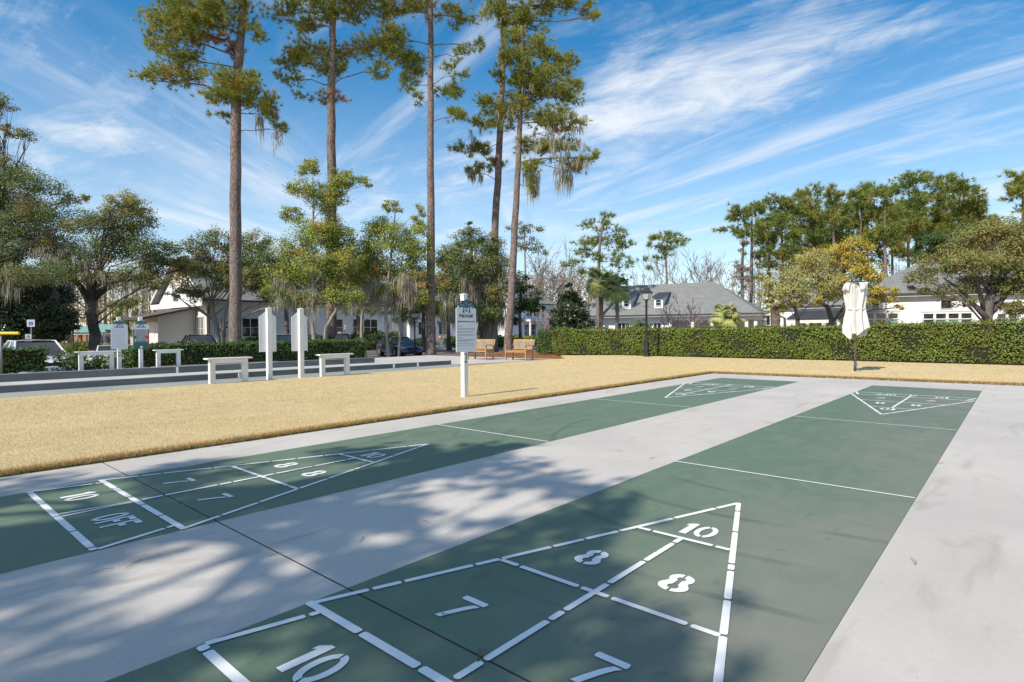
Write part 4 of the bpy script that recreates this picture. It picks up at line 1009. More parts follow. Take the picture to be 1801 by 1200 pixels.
white_p = carpaint('white_car_paint', (.72, .73, .75)); black_p = carpaint('black_car_paint', (.012, .014, .018)); blue_p = carpaint('blue_car_paint', (.055, .07, .16), .35); navy_p = carpaint('dark_blue_car_paint', (.02, .028, .045)); silver_p = carpaint('silver_car_paint', (.55, .57, .60))
p = P(702, 620, 41); car('dark blue coupe with pale spoked wheels facing the path beside lamp post', (p[0], p[1], -.53), heading(.56, -.83), blue_p, 4.85, 1.9, 1.36, 'coupe')
car('white sedan with dark grille behind the hedge stub at far left', (-26.3, -.35, -.50), .03, white_p, 4.7, 1.82, 1.44)
car('white open-topped sports car behind the left white table and shrubs', (-26.2, 2.2, -.50), .0, white_p, 4.2, 1.78, 1.30, 'open')
p = P(347, 600, 38.5); car('black sedan seen from behind beside the white annex', (p[0], p[1], -.36), heading(-.62, .78), black_p, 4.8, 1.85, 1.45)
p = P(502, 600, 35); car('silver car hidden behind the pair of sign backs', (p[0], p[1], -.42), heading(-.35, .93), silver_p, 4.8, 1.85, 1.50, 'suv')
p = P(588, 600, 39); car('black car mostly hidden behind the pine trunk and pale tree', (p[0], p[1], -.34), heading(-.5, .86), black_p, 4.7, 1.82, 1.42)
p = P(1622, 600, 40.5); car('dark blue car whose roof shows above the long hedge', (p[0], p[1], -.40), heading(-.97, .1), navy_p, 4.9, 1.95, 1.86, 'suv')

# ================================================================ person by the oak
M['skin'] = simple('skin', (.46, .27, .19), None, 9, .6); M['shirt'] = simple('grey_polo', (.10, .11, .125), (.13, .14, .155), 9, .85); M['trousers'] = simple('khaki_trousers', (.42, .37, .29), None, 9, .85); M['cap'] = simple('maroon_cap', (.20, .08, .075), None, 9, .8); M['shoe'] = simple('brown_shoes', (.10, .06, .04), None, 9, .6)
def capsules(name, segs, mat, parent, n=12):
    """one closed surface grown from tapered limbs (remeshed into a single skin)"""
    mb = MB()
    for pts_, rad in segs:
        mb.tube(pts_, rad, n)
    o = mb.build(name, mat, parent, smooth=True)
    md = o.modifiers.new('remesh', 'REMESH'); md.mode = 'VOXEL'; md.voxel_size = .018; md.use_smooth_shade = True
    sm = o.modifiers.new('smooth', 'SMOOTH'); sm.factor = .6; sm.iterations = 5
    return o
p = P(188, 604, 36.0); zg = float(terrain(p[0], p[1]))
pe = thing('person', (p[0], p[1], zg), 'person in grey polo, khaki trousers and cap seen from behind, looking down at hands', 'person', rz=math.atan2(fwd_h[1], fwd_h[0]))
# local +x faces away from the camera
legs = [([(0, s*.09, .92), (.0, s*.10, .72), (.01, s*.105, .48), (-.02, s*.105, .28), (-.01, s*.11, .08)], [.105, .095, .065, .06, .045]) for s in (-1, 1)]
feet = [([(-.05, s*.11, .045), (.06, s*.115, .045), (.16, s*.125, .03)], [.045, .048, .03]) for s in (-1, 1)]
torso = [([(0, 0, .90), (0, 0, 1.02), (.0, 0, 1.20), (.0, 0, 1.36), (.0, 0, 1.46)], [.155, .16, .175, .17, .10]), ([(0, -.20, 1.42), (0, .20, 1.42)], [.075, .075])]
arms = [([(0, s*.20, 1.42), (.01, s*.25, 1.26), (.03, s*.27, 1.12), (.16, s*.20, 1.04), (.27, s*.09, 1.08)], [.065, .052, .042, .036, .026]) for s in (-1, 1)]
hands = []
for s in (-1, 1):
    hx, hy, hz = .29, s*.07, 1.085
    hands.append(([(hx-.03, hy, hz), (hx+.05, hy-s*.02, hz+.01)], [.026, .036]))
    for q in range(4): hands.append(([(hx+.05, hy-s*.03+(q-1.5)*.016, hz+.01), (hx+.09, hy-s*.045+(q-1.5)*.016, hz+.025), (hx+.10-abs(q-1.4)*.008, hy-s*.06+(q-1.5)*.014, hz+.045)], [.0105, .0095, .0085]))
    hands.append(([(hx, hy+s*.03, hz+.015), (hx+.03, hy+s*.01, hz+.05), (hx+.045, hy-s*.005, hz+.06)], [.012, .011, .009]))
neck = [([(0, 0, 1.44), (.02, 0, 1.54)], [.06, .055]), ([(.0, 0, 1.56), (.025, 0, 1.63), (.03, 0, 1.70), (.02, 0, 1.765)], [.075, .095, .093, .05]), ([(.11, 0, 1.64), (.135, 0, 1.62)], [.02, .014]), ([(.02, -.095, 1.645), (.02, -.105, 1.66)], [.02, .018]), ([(.02, .095, 1.645), (.02, .105, 1.66)], [.02, .018])]
capsules('body', legs+feet+torso+arms+hands+neck, M['skin'], pe)
capsules('trousers', [([(a[0], a[1], a[2]) for a in pts_], [r_+.016 for r_ in rad]) for pts_, rad in legs]+[([(0, 0, .84), (0, 0, .93), (0, 0, 1.0)], [.165, .175, .172])], M['trousers'], pe)
capsules('polo_shirt', [([(0, 0, .97), (0, 0, 1.04), (0, 0, 1.20), (0, 0, 1.37), (0, 0, 1.47)], [.178, .182, .193, .186, .10]), ([(0, -.205, 1.42), (0, .205, 1.42)], [.092, .092])]+[([(0, s*.20, 1.42), (.01, s*.25, 1.26), (.015, s*.26, 1.20)], [.085, .072, .07]) for s in (-1, 1)], M['shirt'], pe)
capsules('shoes', [([(-.06, s*.11, .05), (.06, s*.115, .05), (.17, s*.125, .035)], [.055, .056, .038]) for s in (-1, 1)], M['shoe'], pe)
capsules('cap', [([(.015, 0, 1.71), (.012, 0, 1.755), (.01, 0, 1.785)], [.108, .10, .06]), ([(.08, -.05, 1.715), (.08, .05, 1.715)], [.018, .018]), ([(.15, -.04, 1.70), (.15, .04, 1.70)], [.014, .014]), ([(.08, 0, 1.713), (.16, 0, 1.70)], [.05, .03])], M['cap'], pe)
MB().box((.33, -.04, 1.09), (.345, .04, 1.22)).build('phone', M['black'], pe)

# ================================================================ bicycle and rack
p = P(777, 602, 62); zg = float(terrain(p[0], p[1]))
bk = thing('bicycle', (p[0], p[1], zg), 'dark bicycle with an orange ball-shaped helmet on it by the white house', 'bicycle', rz=math.atan2(right[1], right[0])+.35)
for x in (-.52, .52):
    MB().tube([(x+.34*math.cos(t), 0, .35+.34*math.sin(t)) for t in np.linspace(0, 2*math.pi, 25)], .022, 6, False).build('wheel', M['tyre'], bk)
    sp_ = MB()
    for k in range(8): sp_.tube([(x, 0, .35), (x+.33*math.cos(k*.785), 0, .35+.33*math.sin(k*.785))], .004, 3)
    sp_.build('spokes', M['rim'], bk)
MB().tube([(-.52, 0, .35), (-.12, 0, .32), (.38, 0, .78), (-.22, 0, .82), (-.12, 0, .32)], .022, 6).tube([(-.52, 0, .35), (-.22, 0, .82)], .016, 6).tube([(.52, 0, .35), (.36, 0, .95)], .02, 6).build('frame', M['rim'], bk)
MB().tube([(.36, -.28, 1.0), (.36, .28, 1.0)], .018, 6).build('handlebar', M['black'], bk)
MB().box((-.36, -.08, .87), (-.10, .08, .93)).build('saddle', M['black'], bk, bevel=.02)
MB().lathe([(.0, .86), (.14, .88), (.19, 1.0), (.15, 1.14), (0, 1.20)], 14, (-.15, 0)).build('helmet', simple('orange_shell', (.75, .26, .03), None, 8, .4), bk, smooth=True)
p = P(745, 607, 52); zg = float(terrain(p[0], p[1]))
rk = thing('bicycle_rack', (p[0], p[1], zg), 'grey steel bicycle rack between the lamp post and pine trunk', 'rack', rz=math.atan2(right[1], right[0]))
for x in (-.5, .1, .7):
    MB().tube([(x-.2, 0, 0), (x-.2, 0, .75), (x-.12, 0, .85), (x+.12, 0, .85), (x+.2, 0, .75), (x+.2, 0, 0)], .03, 8).build('hoop', M['galv'], rk)
# ================================================================ buildings
def uv_roof(name, faces, mat, parent, thick=.14):
    """faces: lists of 3-D points; UV in metres, v up the slope"""
    v = []; f = []; uv = []
    for poly in faces:
        b = len(v); pts_ = [np.array(p, float) for p in poly]; v += [tuple(p) for p in pts_]; f.append(tuple(range(b, b+len(pts_))))
        n = np.cross(pts_[1]-pts_[0], pts_[2]-pts_[0]); n /= np.linalg.norm(n)+1e-9; h = np.cross(zup, n); h = h/(np.linalg.norm(h)+1e-9); s = np.cross(n, h)
        uv += [(float(p@h), float(p@s)) for p in pts_]
    me = bpy.data.meshes.new(name); me.from_pydata(v, [], f); me.update(); l = me.uv_layers.new(name='UVMap')
    for i, q in enumerate(uv): l.data[i].uv = q
    me.materials.append(mat); o = bpy.data.objects.new(name, me); link(o, parent)
    md = o.modifiers.new('s', 'SOLIDIFY'); md.thickness = thick; md.offset = -1; return o
class House:
    """local frame: x along the facade A->B (to the viewer's right), y backwards, z up"""
    def __init__(s, name, label, A, B, cat='building', zg=None):
        A = np.array(A[:2], float); B = np.array(B[:2], float); s.d = (B-A)/np.linalg.norm(B-A); s.len = float(np.linalg.norm(B-A)); s.A = A
        s.nb = np.array([-s.d[1], s.d[0]])
        s.z0 = float(min(terrain(*A), terrain(*B)))-.05 if zg is None else zg
        s.o = thing(name, (A[0], A[1], s.z0), label, cat, rz=math.atan2(s.d[1], s.d[0]))
    def fp(s, px, py, y=0.0):         # photograph pixel on the facade plane -> local (x, z)
        r = ray(px, py); o = s.A+s.nb*y; t = ((o-CAM[:2])@s.nb)/(r[:2]@s.nb); p = CAM+r*t
        return float((p[:2]-s.A)@s.d), float(p[2]-s.z0)
    def box(s, name, a, b, mat): return MB().box(a, b).build(name, mat, s.o)
    def window(s, x0, x1, z0, z1, y=0.0, cols=1, rows=1, pane=None, axis='x', shutters=False, trim=.09):
        fr = MB(); a, b = min(x0, x1), max(x0, x1)
        def bx(u0, u1, w0, w1, d0, d1, mb):
            if axis == 'x': mb.box((u0, y-d1, w0), (u1, y-d0, w1))
            elif axis == 'l': mb.box((y-d1, u0, w0), (y-d0, u1, w1))     # on a left end wall (facing -x local)
            else: mb.box((y+d0, u0, w0), (y+d1, u1, w1))
        bx(a-trim, b+trim, z1, z1+trim*1.3, .002, .07, fr); bx(a-trim, a, z0, z1-.001, .002, .06, fr); bx(b, b+trim, z0, z1-.001, .002, .06, fr)
        for k in range(1, cols):
            q = a+(b-a)*k/cols; w_ = .035 if cols < 4 else .02; bx(q-w_, q+w_, z0+.001, z1-.002, .012, .045, fr)
        for k in range(1, rows):
            q = z0+(z1-z0)*k/rows; bx(a+.001, b-.001, q-.018, q+.018, .012, .04, fr)
        w = fr.build('window', M['white'], s.o)
        sl = MB(); bx(a-trim-.03, b+trim+.03, z0-.07, z0-.002, .002, .10, sl); sl.build('sill', M['white'], w)
        for k in range(cols):
            gm = MB(); q0 = a+(b-a)*k/cols+.002; q1 = a+(b-a)*(k+1)/cols-.002; bx(q0, q1, z0, z1-.002, .002, .01, gm); gm.build('pane', pane or M['window'], w)
        if shutters:
            for q0, q1 in ((a-trim-.36, a-trim-.01), (b+trim+.01, b+trim+.36)):
                sm_ = MB(); bx(q0, q1, z0, z1, .002, .05, sm_); sm_.build('shutter', M['shutter'], s.o)
        return w
    def pxwin(s, x0, x1, y0, y1, **k):
        a, zt = s.fp(x0, y0, k.get('y', 0)); b, _ = s.fp(x1, y0, k.get('y', 0)); _, zb = s.fp((x0+x1)/2, y1, k.get('y', 0)); return s.window(a, b, max(zb, .3), zt, **k)
    def hip(s, x0, x1, y0, y1, ze, zr, hl, hr, mat, ov=.45, ridge_along='x', name='roof', thick=.16):
        x0 -= ov; x1 += ov; y0 -= ov; y1 += ov
        if ridge_along == 'x':
            ym = (y0+y1)/2; a = (x0+hl, ym, zr); b = (x1-hr, ym, zr)
            fs = [[(x0, y0, ze), (x1, y0, ze), b, a], [(x1, y1, ze), (x0, y1, ze), a, b]]
            if hl > 0: fs.append([(x0, y1, ze), (x0, y0, ze), a])
            if hr > 0: fs.append([(x1, y0, ze), (x1, y1, ze), b])
        else:
            xm = (x0+x1)/2; a = (xm, y0+hl, zr); b = (xm, y1-hr, zr)
            fs = [[(x0, y1, ze), (x0, y0, ze), a, b], [(x1, y0, ze), (x1, y1, ze), b, a]]
            if hl > 0: fs.append([(x0, y0, ze), (x1, y0, ze), a])
            if hr > 0: fs.append([(x1, y1, ze), (x0, y1, ze), b])
        r = uv_roof(name, fs, mat, s.o, thick)
        fm = MB()
        for (u0, v0, u1, v1) in ((x0, y0, x1, y0+.03), (x0, y1-.03, x1, y1), (x0, y0+.031, x0+.03, y1-.031), (x1-.03, y0+.031, x1, y1-.031)): fm.box((u0, v0, ze-.30), (u1, v1, ze-.13))
        fm.build('fascia', M['white'], r)
        gt = MB()
        gt.box((x0, y0-.10, ze-.17), (x1, y0-.01, ze-.06)); gt.build('gutter', M['metal_roof'], r)
        sf = MB().box((x0+.03, y0+.03, ze-.29), (x1-.03, y1-.03, ze-.25)); sf.build('soffit', M['white'], r); return r
# --- A: long white clubhouse behind the car park (gable end towards -Y)
A = House('clubhouse', 'long white clubhouse with dark windows behind the parked cars and myrtles', (-50, 15), (-50, 35.6), zg=-.6)
DA = 12.0; EA = 4.45
A.box('wall', (0, 0, 0), (A.len, DA, EA), M['siding'])
A.hip(0, A.len, 0, DA, EA+.25, EA+4.3, 0, 0, M['shingle'], ov=.5)
gb = MB().add([(.0, 0, EA), (.0, DA, EA), (0, DA/2, EA+3.9), (.25, 0, EA), (.25, DA, EA), (.25, DA/2, EA+3.9)], [(0, 2, 1), (3, 4, 5), (0, 1, 4, 3), (1, 2, 5, 4), (2, 0, 3, 5)]); gb.build('gable_wall', M['siding'], A.o)
rk_ = MB()
for s in (0, 1):
    a_ = np.array([-.5, -.5 if s == 0 else DA+.5, EA+.10]); b_ = np.array([-.5, DA/2, EA+4.15]); n_ = np.array([0, 0, .32])
    rk_.add([a_, b_, b_+n_, a_+n_, a_+[.06, 0, 0], b_+[.06, 0, 0], b_+n_+[.06, 0, 0], a_+n_+[.06, 0, 0]], [(0, 1, 2, 3), (7, 6, 5, 4), (0, 4, 5, 1), (1, 5, 6, 2), (2, 6, 7, 3), (3, 7, 4, 0)])
rk_.build('rake_board', M['white'], A.o)
MB().box((-.5, -.45, EA-.35), (.0, DA+.45, EA-.05)).build('eave_return', M['white'], A.o)
A.pxwin(388.5, 396.5, 560, 594, cols=1, rows=1, pane=M['window'])
A.pxwin(426, 453.5, 560.5, 592, cols=2, rows=2)
for a, b in ((470, 480), (531, 542), (590, 602), (620.5, 631), (639.5, 663)): A.pxwin(a, b, 562, 590, cols=2 if b-a > 15 else 1, rows=2)
MB().box((14.9, -.14, 0), (15.0, -.02, EA)).build('downpipe', M['shutter'], A.o); MB().box((.12, -.12, 0), (.22, -.02, EA)).build('downpipe', M['copper'], A.o)
# its end wall window (faces -Y) and the annex
A.window(.55, 1.85, 1.2, 3.15, y=0.0, cols=2, rows=2, axis='l', pane=simple('grey_blind', (.26, .26, .26), None, 3, .3), trim=.12)
ax = MB().add([(-3.0, 2.4, 0), (-.01, 2.4, 0), (-.01, 7.0, 0), (-3.0, 7.0, 0), (-3.0, 2.4, 3.22), (-.01, 2.4, 3.95), (-.01, 7.0, 3.95), (-3.0, 7.0, 3.22)], [(3, 2, 1, 0), (4, 5, 6, 7), (0, 1, 5, 4), (1, 2, 6, 5), (2, 3, 7, 6), (3, 0, 4, 7)]); ax.build('annex_wall', M['siding'], A.o)
uv_roof('annex_roof', [[(-4.3, 1.8, 3.10), (-.01, 1.8, 4.12), (-.01, 7.6, 4.12), (-4.3, 7.6, 3.10)]], M['dark_roof'], A.o, .16)
MB().box((-3.10, 2.3, 2.55), (-3.0, 7.05, 2.75)).build('lintel', M['white'], A.o)
MB().box((-.20, 2.30, 0), (-.06, 2.39, 3.7)).build('corner_board', M['soffit'], A.o)
MB().box((-3.02, 2.34, 0), (-2.86, 2.398, 3.15)).build('corner_board', M['white'], A.o)
for y_ in (3.1, 4.7):
    MB().box((-3.035, y_, .1), (-3.002, y_+1.3, 2.5)).build('door', M['white'], A.o)
# --- B: white house with shutters
B = House('shuttered_house', 'white clapboard house with black shutters behind the bicycle', (-48.8, 36), (-48.8, 51.6), zg=-.6)
B.box('wall', (0, 0, 0), (B.len, 9, 4.6), M['siding']); B.hip(0, B.len, 0, 9, 4.8, 8.6, 3.5, 3.5, M['shingle'])
for a, b in ((741.5, 748), (777, 783.5), (812, 818), (853, 858.5), (884, 889)): B.pxwin(a, b, 567, 588, cols=2, rows=4, shutters=True, trim=.06)
MB().box((-.05, -.06, 0), (.10, -.002, 4.5)).build('corner_board', M['white'], B.o)
# --- C: entrance block
C_ = House('entrance_block', 'two-storey white entrance block with dark doorway right of the leaning pine', (-44, 47.8), (-44, 56.2), zg=-.6)
C_.box('wall', (0, 0, 0), (C_.len, 9, 5.1), M['siding']); C_.hip(0, C_.len, 0, 9, 5.3, 8.3, 3.4, 3.4, M['shingle'])
C_.pxwin(922, 930, 571, 592, rows=2, trim=.12); C_.pxwin(934, 942, 571, 592, rows=2, trim=.12)
C_.pxwin(926, 935, 543, 557, cols=2, rows=2); C_.pxwin(938, 947, 543, 557, cols=2, rows=2); C_.pxwin(953, 956, 544, 558, rows=2); C_.pxwin(953, 956, 570, 581, rows=2)
xa, zc_ = C_.fp(919, 564); xb_, _ = C_.fp(949, 564)
MB().box((xa, -1.3, zc_-.12), (xb_, -.01, zc_+.14)).build('porch_roof', M['white'], C_.o)
for x in (xa+.1, xb_-.3): MB().box((x, -1.2, 0), (x+.2, -1.0, zc_-.121)).build('porch_column', M['white'], C_.o)
# --- D: long building with hipped roof, dormers and porch
pL = P(1005, 600, 81.5); pR = P(1331, 600, 69.5)
D_ = House('long_porch_building', 'long white building with grey hipped roof, two dormers and a pillared porch', pL, pR, zg=-.65)
LD = D_.len; ED = 3.65; split = D_.fp(1176, 560)[0]
D_.box('wall', (0, .6, 0), (split, 12.4, ED), M['siding']); D_.box('porch_back_wall', (split+.002, 3.2, 0), (LD-.6, 12.4, ED), M['soffit'])
D_.hip(0, LD, 0, 13.0, ED+.25, 8.35, 5.0, 6.6, M['shingle'], ov=.5, thick=.2)
D_.box('porch_beam', (split, .25, ED-.55), (LD, .60, ED-.05), M['white']); D_.box('porch_beam', (LD-.36, .602, ED-.55), (LD-.01, 12.4, ED-.05), M['white'])
for px in (1179, 1218, 1252, 1297, 1313, 1329):
    x = D_.fp(px, 565, .3)[0]; D_.box('porch_column', (x-.19, .26, 0), (x+.19, .59, ED-.552), M['white'])
for y_ in (4, 8): D_.box('porch_column', (LD-.37, y_, 0), (LD-.02, y_+.35, ED-.552), M['white'])
D_.pxwin(1087, 1107, 569, 590, y=.6, cols=3, rows=1); D_.pxwin(1150, 1162, 569, 590, y=.6, cols=2, rows=1); D_.pxwin(1177.5, 1186, 569, 590, y=3.2, cols=2); D_.pxwin(1052, 1060, 569, 590, y=.6, cols=1)
MB().box((split-.1, .40, 0), (split, .50, ED)).build('downpipe', M['dark_roof'], D_.o)
slope = (8.35-(ED+.25))/7.0
for pxa, pxb in ((1094, 1109.5), (1150.5, 1166)):
    yf = .9; x0 = D_.fp(pxa, 545, yf)[0]; x1 = D_.fp(pxb, 545, yf)[0]; zb = ED+.25+slope*(yf+.5)-.1; zt = zb+1.45; yb = 4.1; zr_ = ED+.25+slope*(yb+.5)
    dm = MB().add([(x0, yf, zb), (x1, yf, zb), (x1, yf, zt), (x0, yf, zt), (x0, yb, zr_), (x1, yb, zr_)], [(0, 1, 2, 3), (1, 5, 2), (0, 3, 4), (3, 2, 5, 4)]); do = dm.build('dormer', M['siding'], D_.o)
    rf_ = MB(); e = .22
    a_ = [(x0-e, yf-.3, zt-.02), (x1+e, yf-.3, zt-.02), (x1+e, yb+.1, zr_+.14), (x0-e, yb+.1, zr_+.14)]; rf_.add(a_+[(p[0], p[1], p[2]+.1) for p in a_], [(3, 2, 1, 0), (4, 5, 6, 7), (0, 1, 5, 4), (1, 2, 6, 5), (2, 3, 7, 6), (3, 0, 4, 7)])
    ro = rf_.build('dormer_roof', M['metal_roof'], do)
    for k in range(5):
        x = x0-e+.02+(x1-x0+2*e-.04)*k/4; sm_ = MB().add([(x-.02, yf-.3, zt+.081), (x+.02, yf-.3, zt+.081), (x+.02, yb+.1, zr_+.241), (x-.02, yb+.1, zr_+.241), (x-.02, yf-.3, zt+.13), (x+.02, yf-.3, zt+.13), (x+.02, yb+.1, zr_+.29), (x-.02, yb+.1, zr_+.29)], [(4, 5, 6, 7), (0, 1, 5, 4), (1, 2, 6, 5), (2, 3, 7, 6), (3, 0, 4, 7)]); sm_.build('seam', M['metal_roof'], D_.o)
    D_.window((x0+x1)/2-.32, (x0+x1)/2+.32, zb+.45, zt-.25, y=yf, cols=1, rows=2, trim=.10)
# --- E2: link block with dark roof and metal-roofed porch
E2 = House('link_porch', 'white link building with standing-seam porch roof behind the golden trees', P(1338, 600, 62), P(1502, 600, 55), zg=-.65)
E2.box('wall', (0, 1.8, 0), (E2.len, 9, 4.1), M['siding']); E2.hip(0, 6.5, 1.8, 9, 4.3, 6.6, 2.8, 2.8, M['shingle'], ov=.3); E2.hip(6.9, E2.len, 1.8, 9, 4.3, 6.6, 2.2, 2.2, M['shingle'], ov=.3, name='roof')
x0 = E2.fp(1388, 550)[0]; x1 = E2.fp(1478, 550)[0]
pr = uv_roof('porch_roof', [[(x0, -.6, 2.95), (x1, -.6, 2.95), (x1, 1.78, 3.75), (x0, 1.78, 3.75)]], M['metal_roof'], E2.o, .1)
for k in range(16):
    x = x0+.02+(x1-x0-.04)*k/15; MB().add([(x-.015, -.6, 2.953), (x+.015, -.6, 2.953), (x+.015, 1.77, 3.753), (x-.015, 1.77, 3.753), (x-.015, -.6, 3.0), (x+.015, -.6, 3.0), (x+.015, 1.77, 3.80), (x-.015, 1.77, 3.80)], [(4, 5, 6, 7), (0, 1, 5, 4), (1, 2, 6, 5), (2, 3, 7, 6), (3, 0, 4, 7)]).build('seam', M['metal_roof'], pr)
E2.box('porch_beam', (x0, -.5, 2.5), (x1, -.25, 2.83), M['white'])
for px in (1390, 1420.5, 1449, 1476): x = E2.fp(px, 565, -.4)[0]; E2.box('porch_column', (x-.16, -.49, 0), (x+.16, -.26, 2.498), M['white'])
for a, b in ((1404, 1417), (1425, 1434), (1437, 1450), (1455, 1466)): E2.pxwin(a, b, 566, 590, y=1.8, cols=1); 
for a, b in ((1405, 1416), (1437, 1450), (1456, 1466)): E2.pxwin(a, b, 560.5, 563.5, y=1.8, cols=1, trim=.05)
E2.pxwin(1348, 1362, 555, 572, y=1.8, cols=2, pane=M['window'])
# --- E: white sided house on the right
E_ = House('window_wall_house', 'white sided house with rows of transom windows at the right behind the hedge', P(1500, 600, 48.5), P(1890, 600, 42), zg=-.65)
E_.box('wall', (0, 0, 0), (E_.len, 11, 4.55), M['siding']); E_.hip(0, E_.len, 0, 11, 4.75, 7.9, 6.2, 5, M['shingle'])
for a, b, n in ((1518, 1581, 3), (1622, 1711, 4), (1752, 1790, 2)):
    x0, zt = E_.fp(a, 552.5); x1, zb = E_.fp(b, 560); _, z1 = E_.fp(a, 563); 
    for k in range(n):
        q0 = x0+(x1-x0)*k/n+.09; q1 = x0+(x1-x0)*(k+1)/n-.09
        E_.window(q0, q1, zb, zt, cols=1, trim=.07); E_.window(q0, q1, .7, z1, cols=1, rows=2, trim=.07, pane=M['blind'] if (k+n) % 3 != 1 else M['window'])
    E_.box('window_band', (x0-.1, -.055, zt+.16), (x1+.1, -.003, zt+.34), M['white'])
E_.pxwin(1655, 1673, 529, 543, cols=1); E_.pxwin(1534, 1546, 534, 545, cols=1)
# --- green-roofed shelter
p = P(160, 600, 78); zs = -1.0
S = House('picnic_shelter', 'small shelter with green metal roof and orange timber posts behind the oak', P(140, 600, 79), P(187, 600, 77), 'shelter', zg=zs)
S.hip(0, S.len, 0, 3.0, 2.35, 3.45, 0, 0, M['greenroof'], ov=.55, thick=.1)
for x in (.1, S.len-.1):
    for y in (.1, 2.9): S.box('post', (x-.14, y-.14, 0), (x+.14, y+.14, 2.15), M['orange'])
S.box('beam', (-.4, 0, 2.0), (S.len+.4, .18, 2.2), M['orange'])
# white screen next to the annex and railing by the lot
p = P(237, 600, 66); W_ = House('white_screen', 'small louvred white screen left of the annex', P(231, 600, 64), P(241, 600, 64), 'screen', zg=-.8)
for k in range(9): W_.box('slat', (0, -.02, .1+k*.16), (W_.len, .02, .1+k*.16+.13), M['white'])
for x in (0, W_.len): W_.box('post', (x-.04, -.05, 0), (x+.04, .05, 1.65), M['white'])
RL = House('white_railing', 'thin white railing beyond the car park left of the oak trunk', P(78, 600, 60), P(104, 600, 58), 'railing', zg=-.85)
RL.box('top_rail', (0, -.03, 1.55), (RL.len, .03, 1.65), M['white'])
for k in range(3): x = RL.len*k/2; RL.box('post', (x-.05, -.05, 0), (x+.05, .05, 1.549), M['white'])
RM = House('low_railing', 'low grey mesh railing between the white railing and shelter', P(104, 600, 62), P(160, 600, 68), 'railing', zg=-.9)
RM.box('top_rail', (0, -.03, 1.0), (RM.len, .03, 1.07), M['galv'])
for k in range(6): x = RM.len*k/5; RM.box('post', (x-.04, -.04, 0), (x+.04, .04, .999), M['galv'])
# ================================================================ vegetation
def wob_line(a, b, n, amp, rg, sag=0.0):
    a = np.asarray(a, float); b = np.asarray(b, float); l = np.linalg.norm(b-a); o = []
    for i in range(n+1):
        t = i/n; p = a+(b-a)*t; k = math.sin(t*math.pi)
        p = p+rg.normal(0, amp*l*.5, 3)*k; p[2] += sag*l*k; o.append(p)
    return o
def needles(c, dirs, rg, ln, w, k):
    """k thin triangles bursting from each tuft centre"""
    n = len(c); C = np.repeat(c, k, 0); Dv = np.repeat(dirs, k, 0)+rg.normal(0, .75, (n*k, 3)); Dv /= np.linalg.norm(Dv, axis=1, keepdims=True)+1e-9
    s = np.cross(Dv, rg.normal(0, 1, (n*k, 3))); s /= np.linalg.norm(s, axis=1, keepdims=True)+1e-9
    L_ = (ln*rg.uniform(.6, 1.15, (n*k, 1)))
    return np.stack([C-s*w/2, C+s*w/2, C+Dv*L_], 1).reshape(-1, 3)
def hang(c, rg, lens, w, k):
    n = len(c); C = np.repeat(c, k, 0)+rg.normal(0, 1, (n*k, 3))*np.array([.09, .09, .05]); L_ = np.repeat(lens, k)*rg.uniform(.2, .8, n*k)
    a = rg.uniform(0, 6.28, n*k); s = np.stack([np.cos(a), np.sin(a), 0*a], 1)*(w*rg.uniform(.5, 1.3, n*k))[:, None]
    sw = rg.normal(0, .06, (n*k, 3)); sw[:, 2] = 0; m_ = C-np.array([0, 0, 1])*(L_*.45)[:, None]+sw; e = C-np.array([0, 0, 1])*L_[:, None]+sw*1.4
    return np.stack([C-s*.4, m_-s*.55, e, m_+s*.55], 1).reshape(-1, 3)
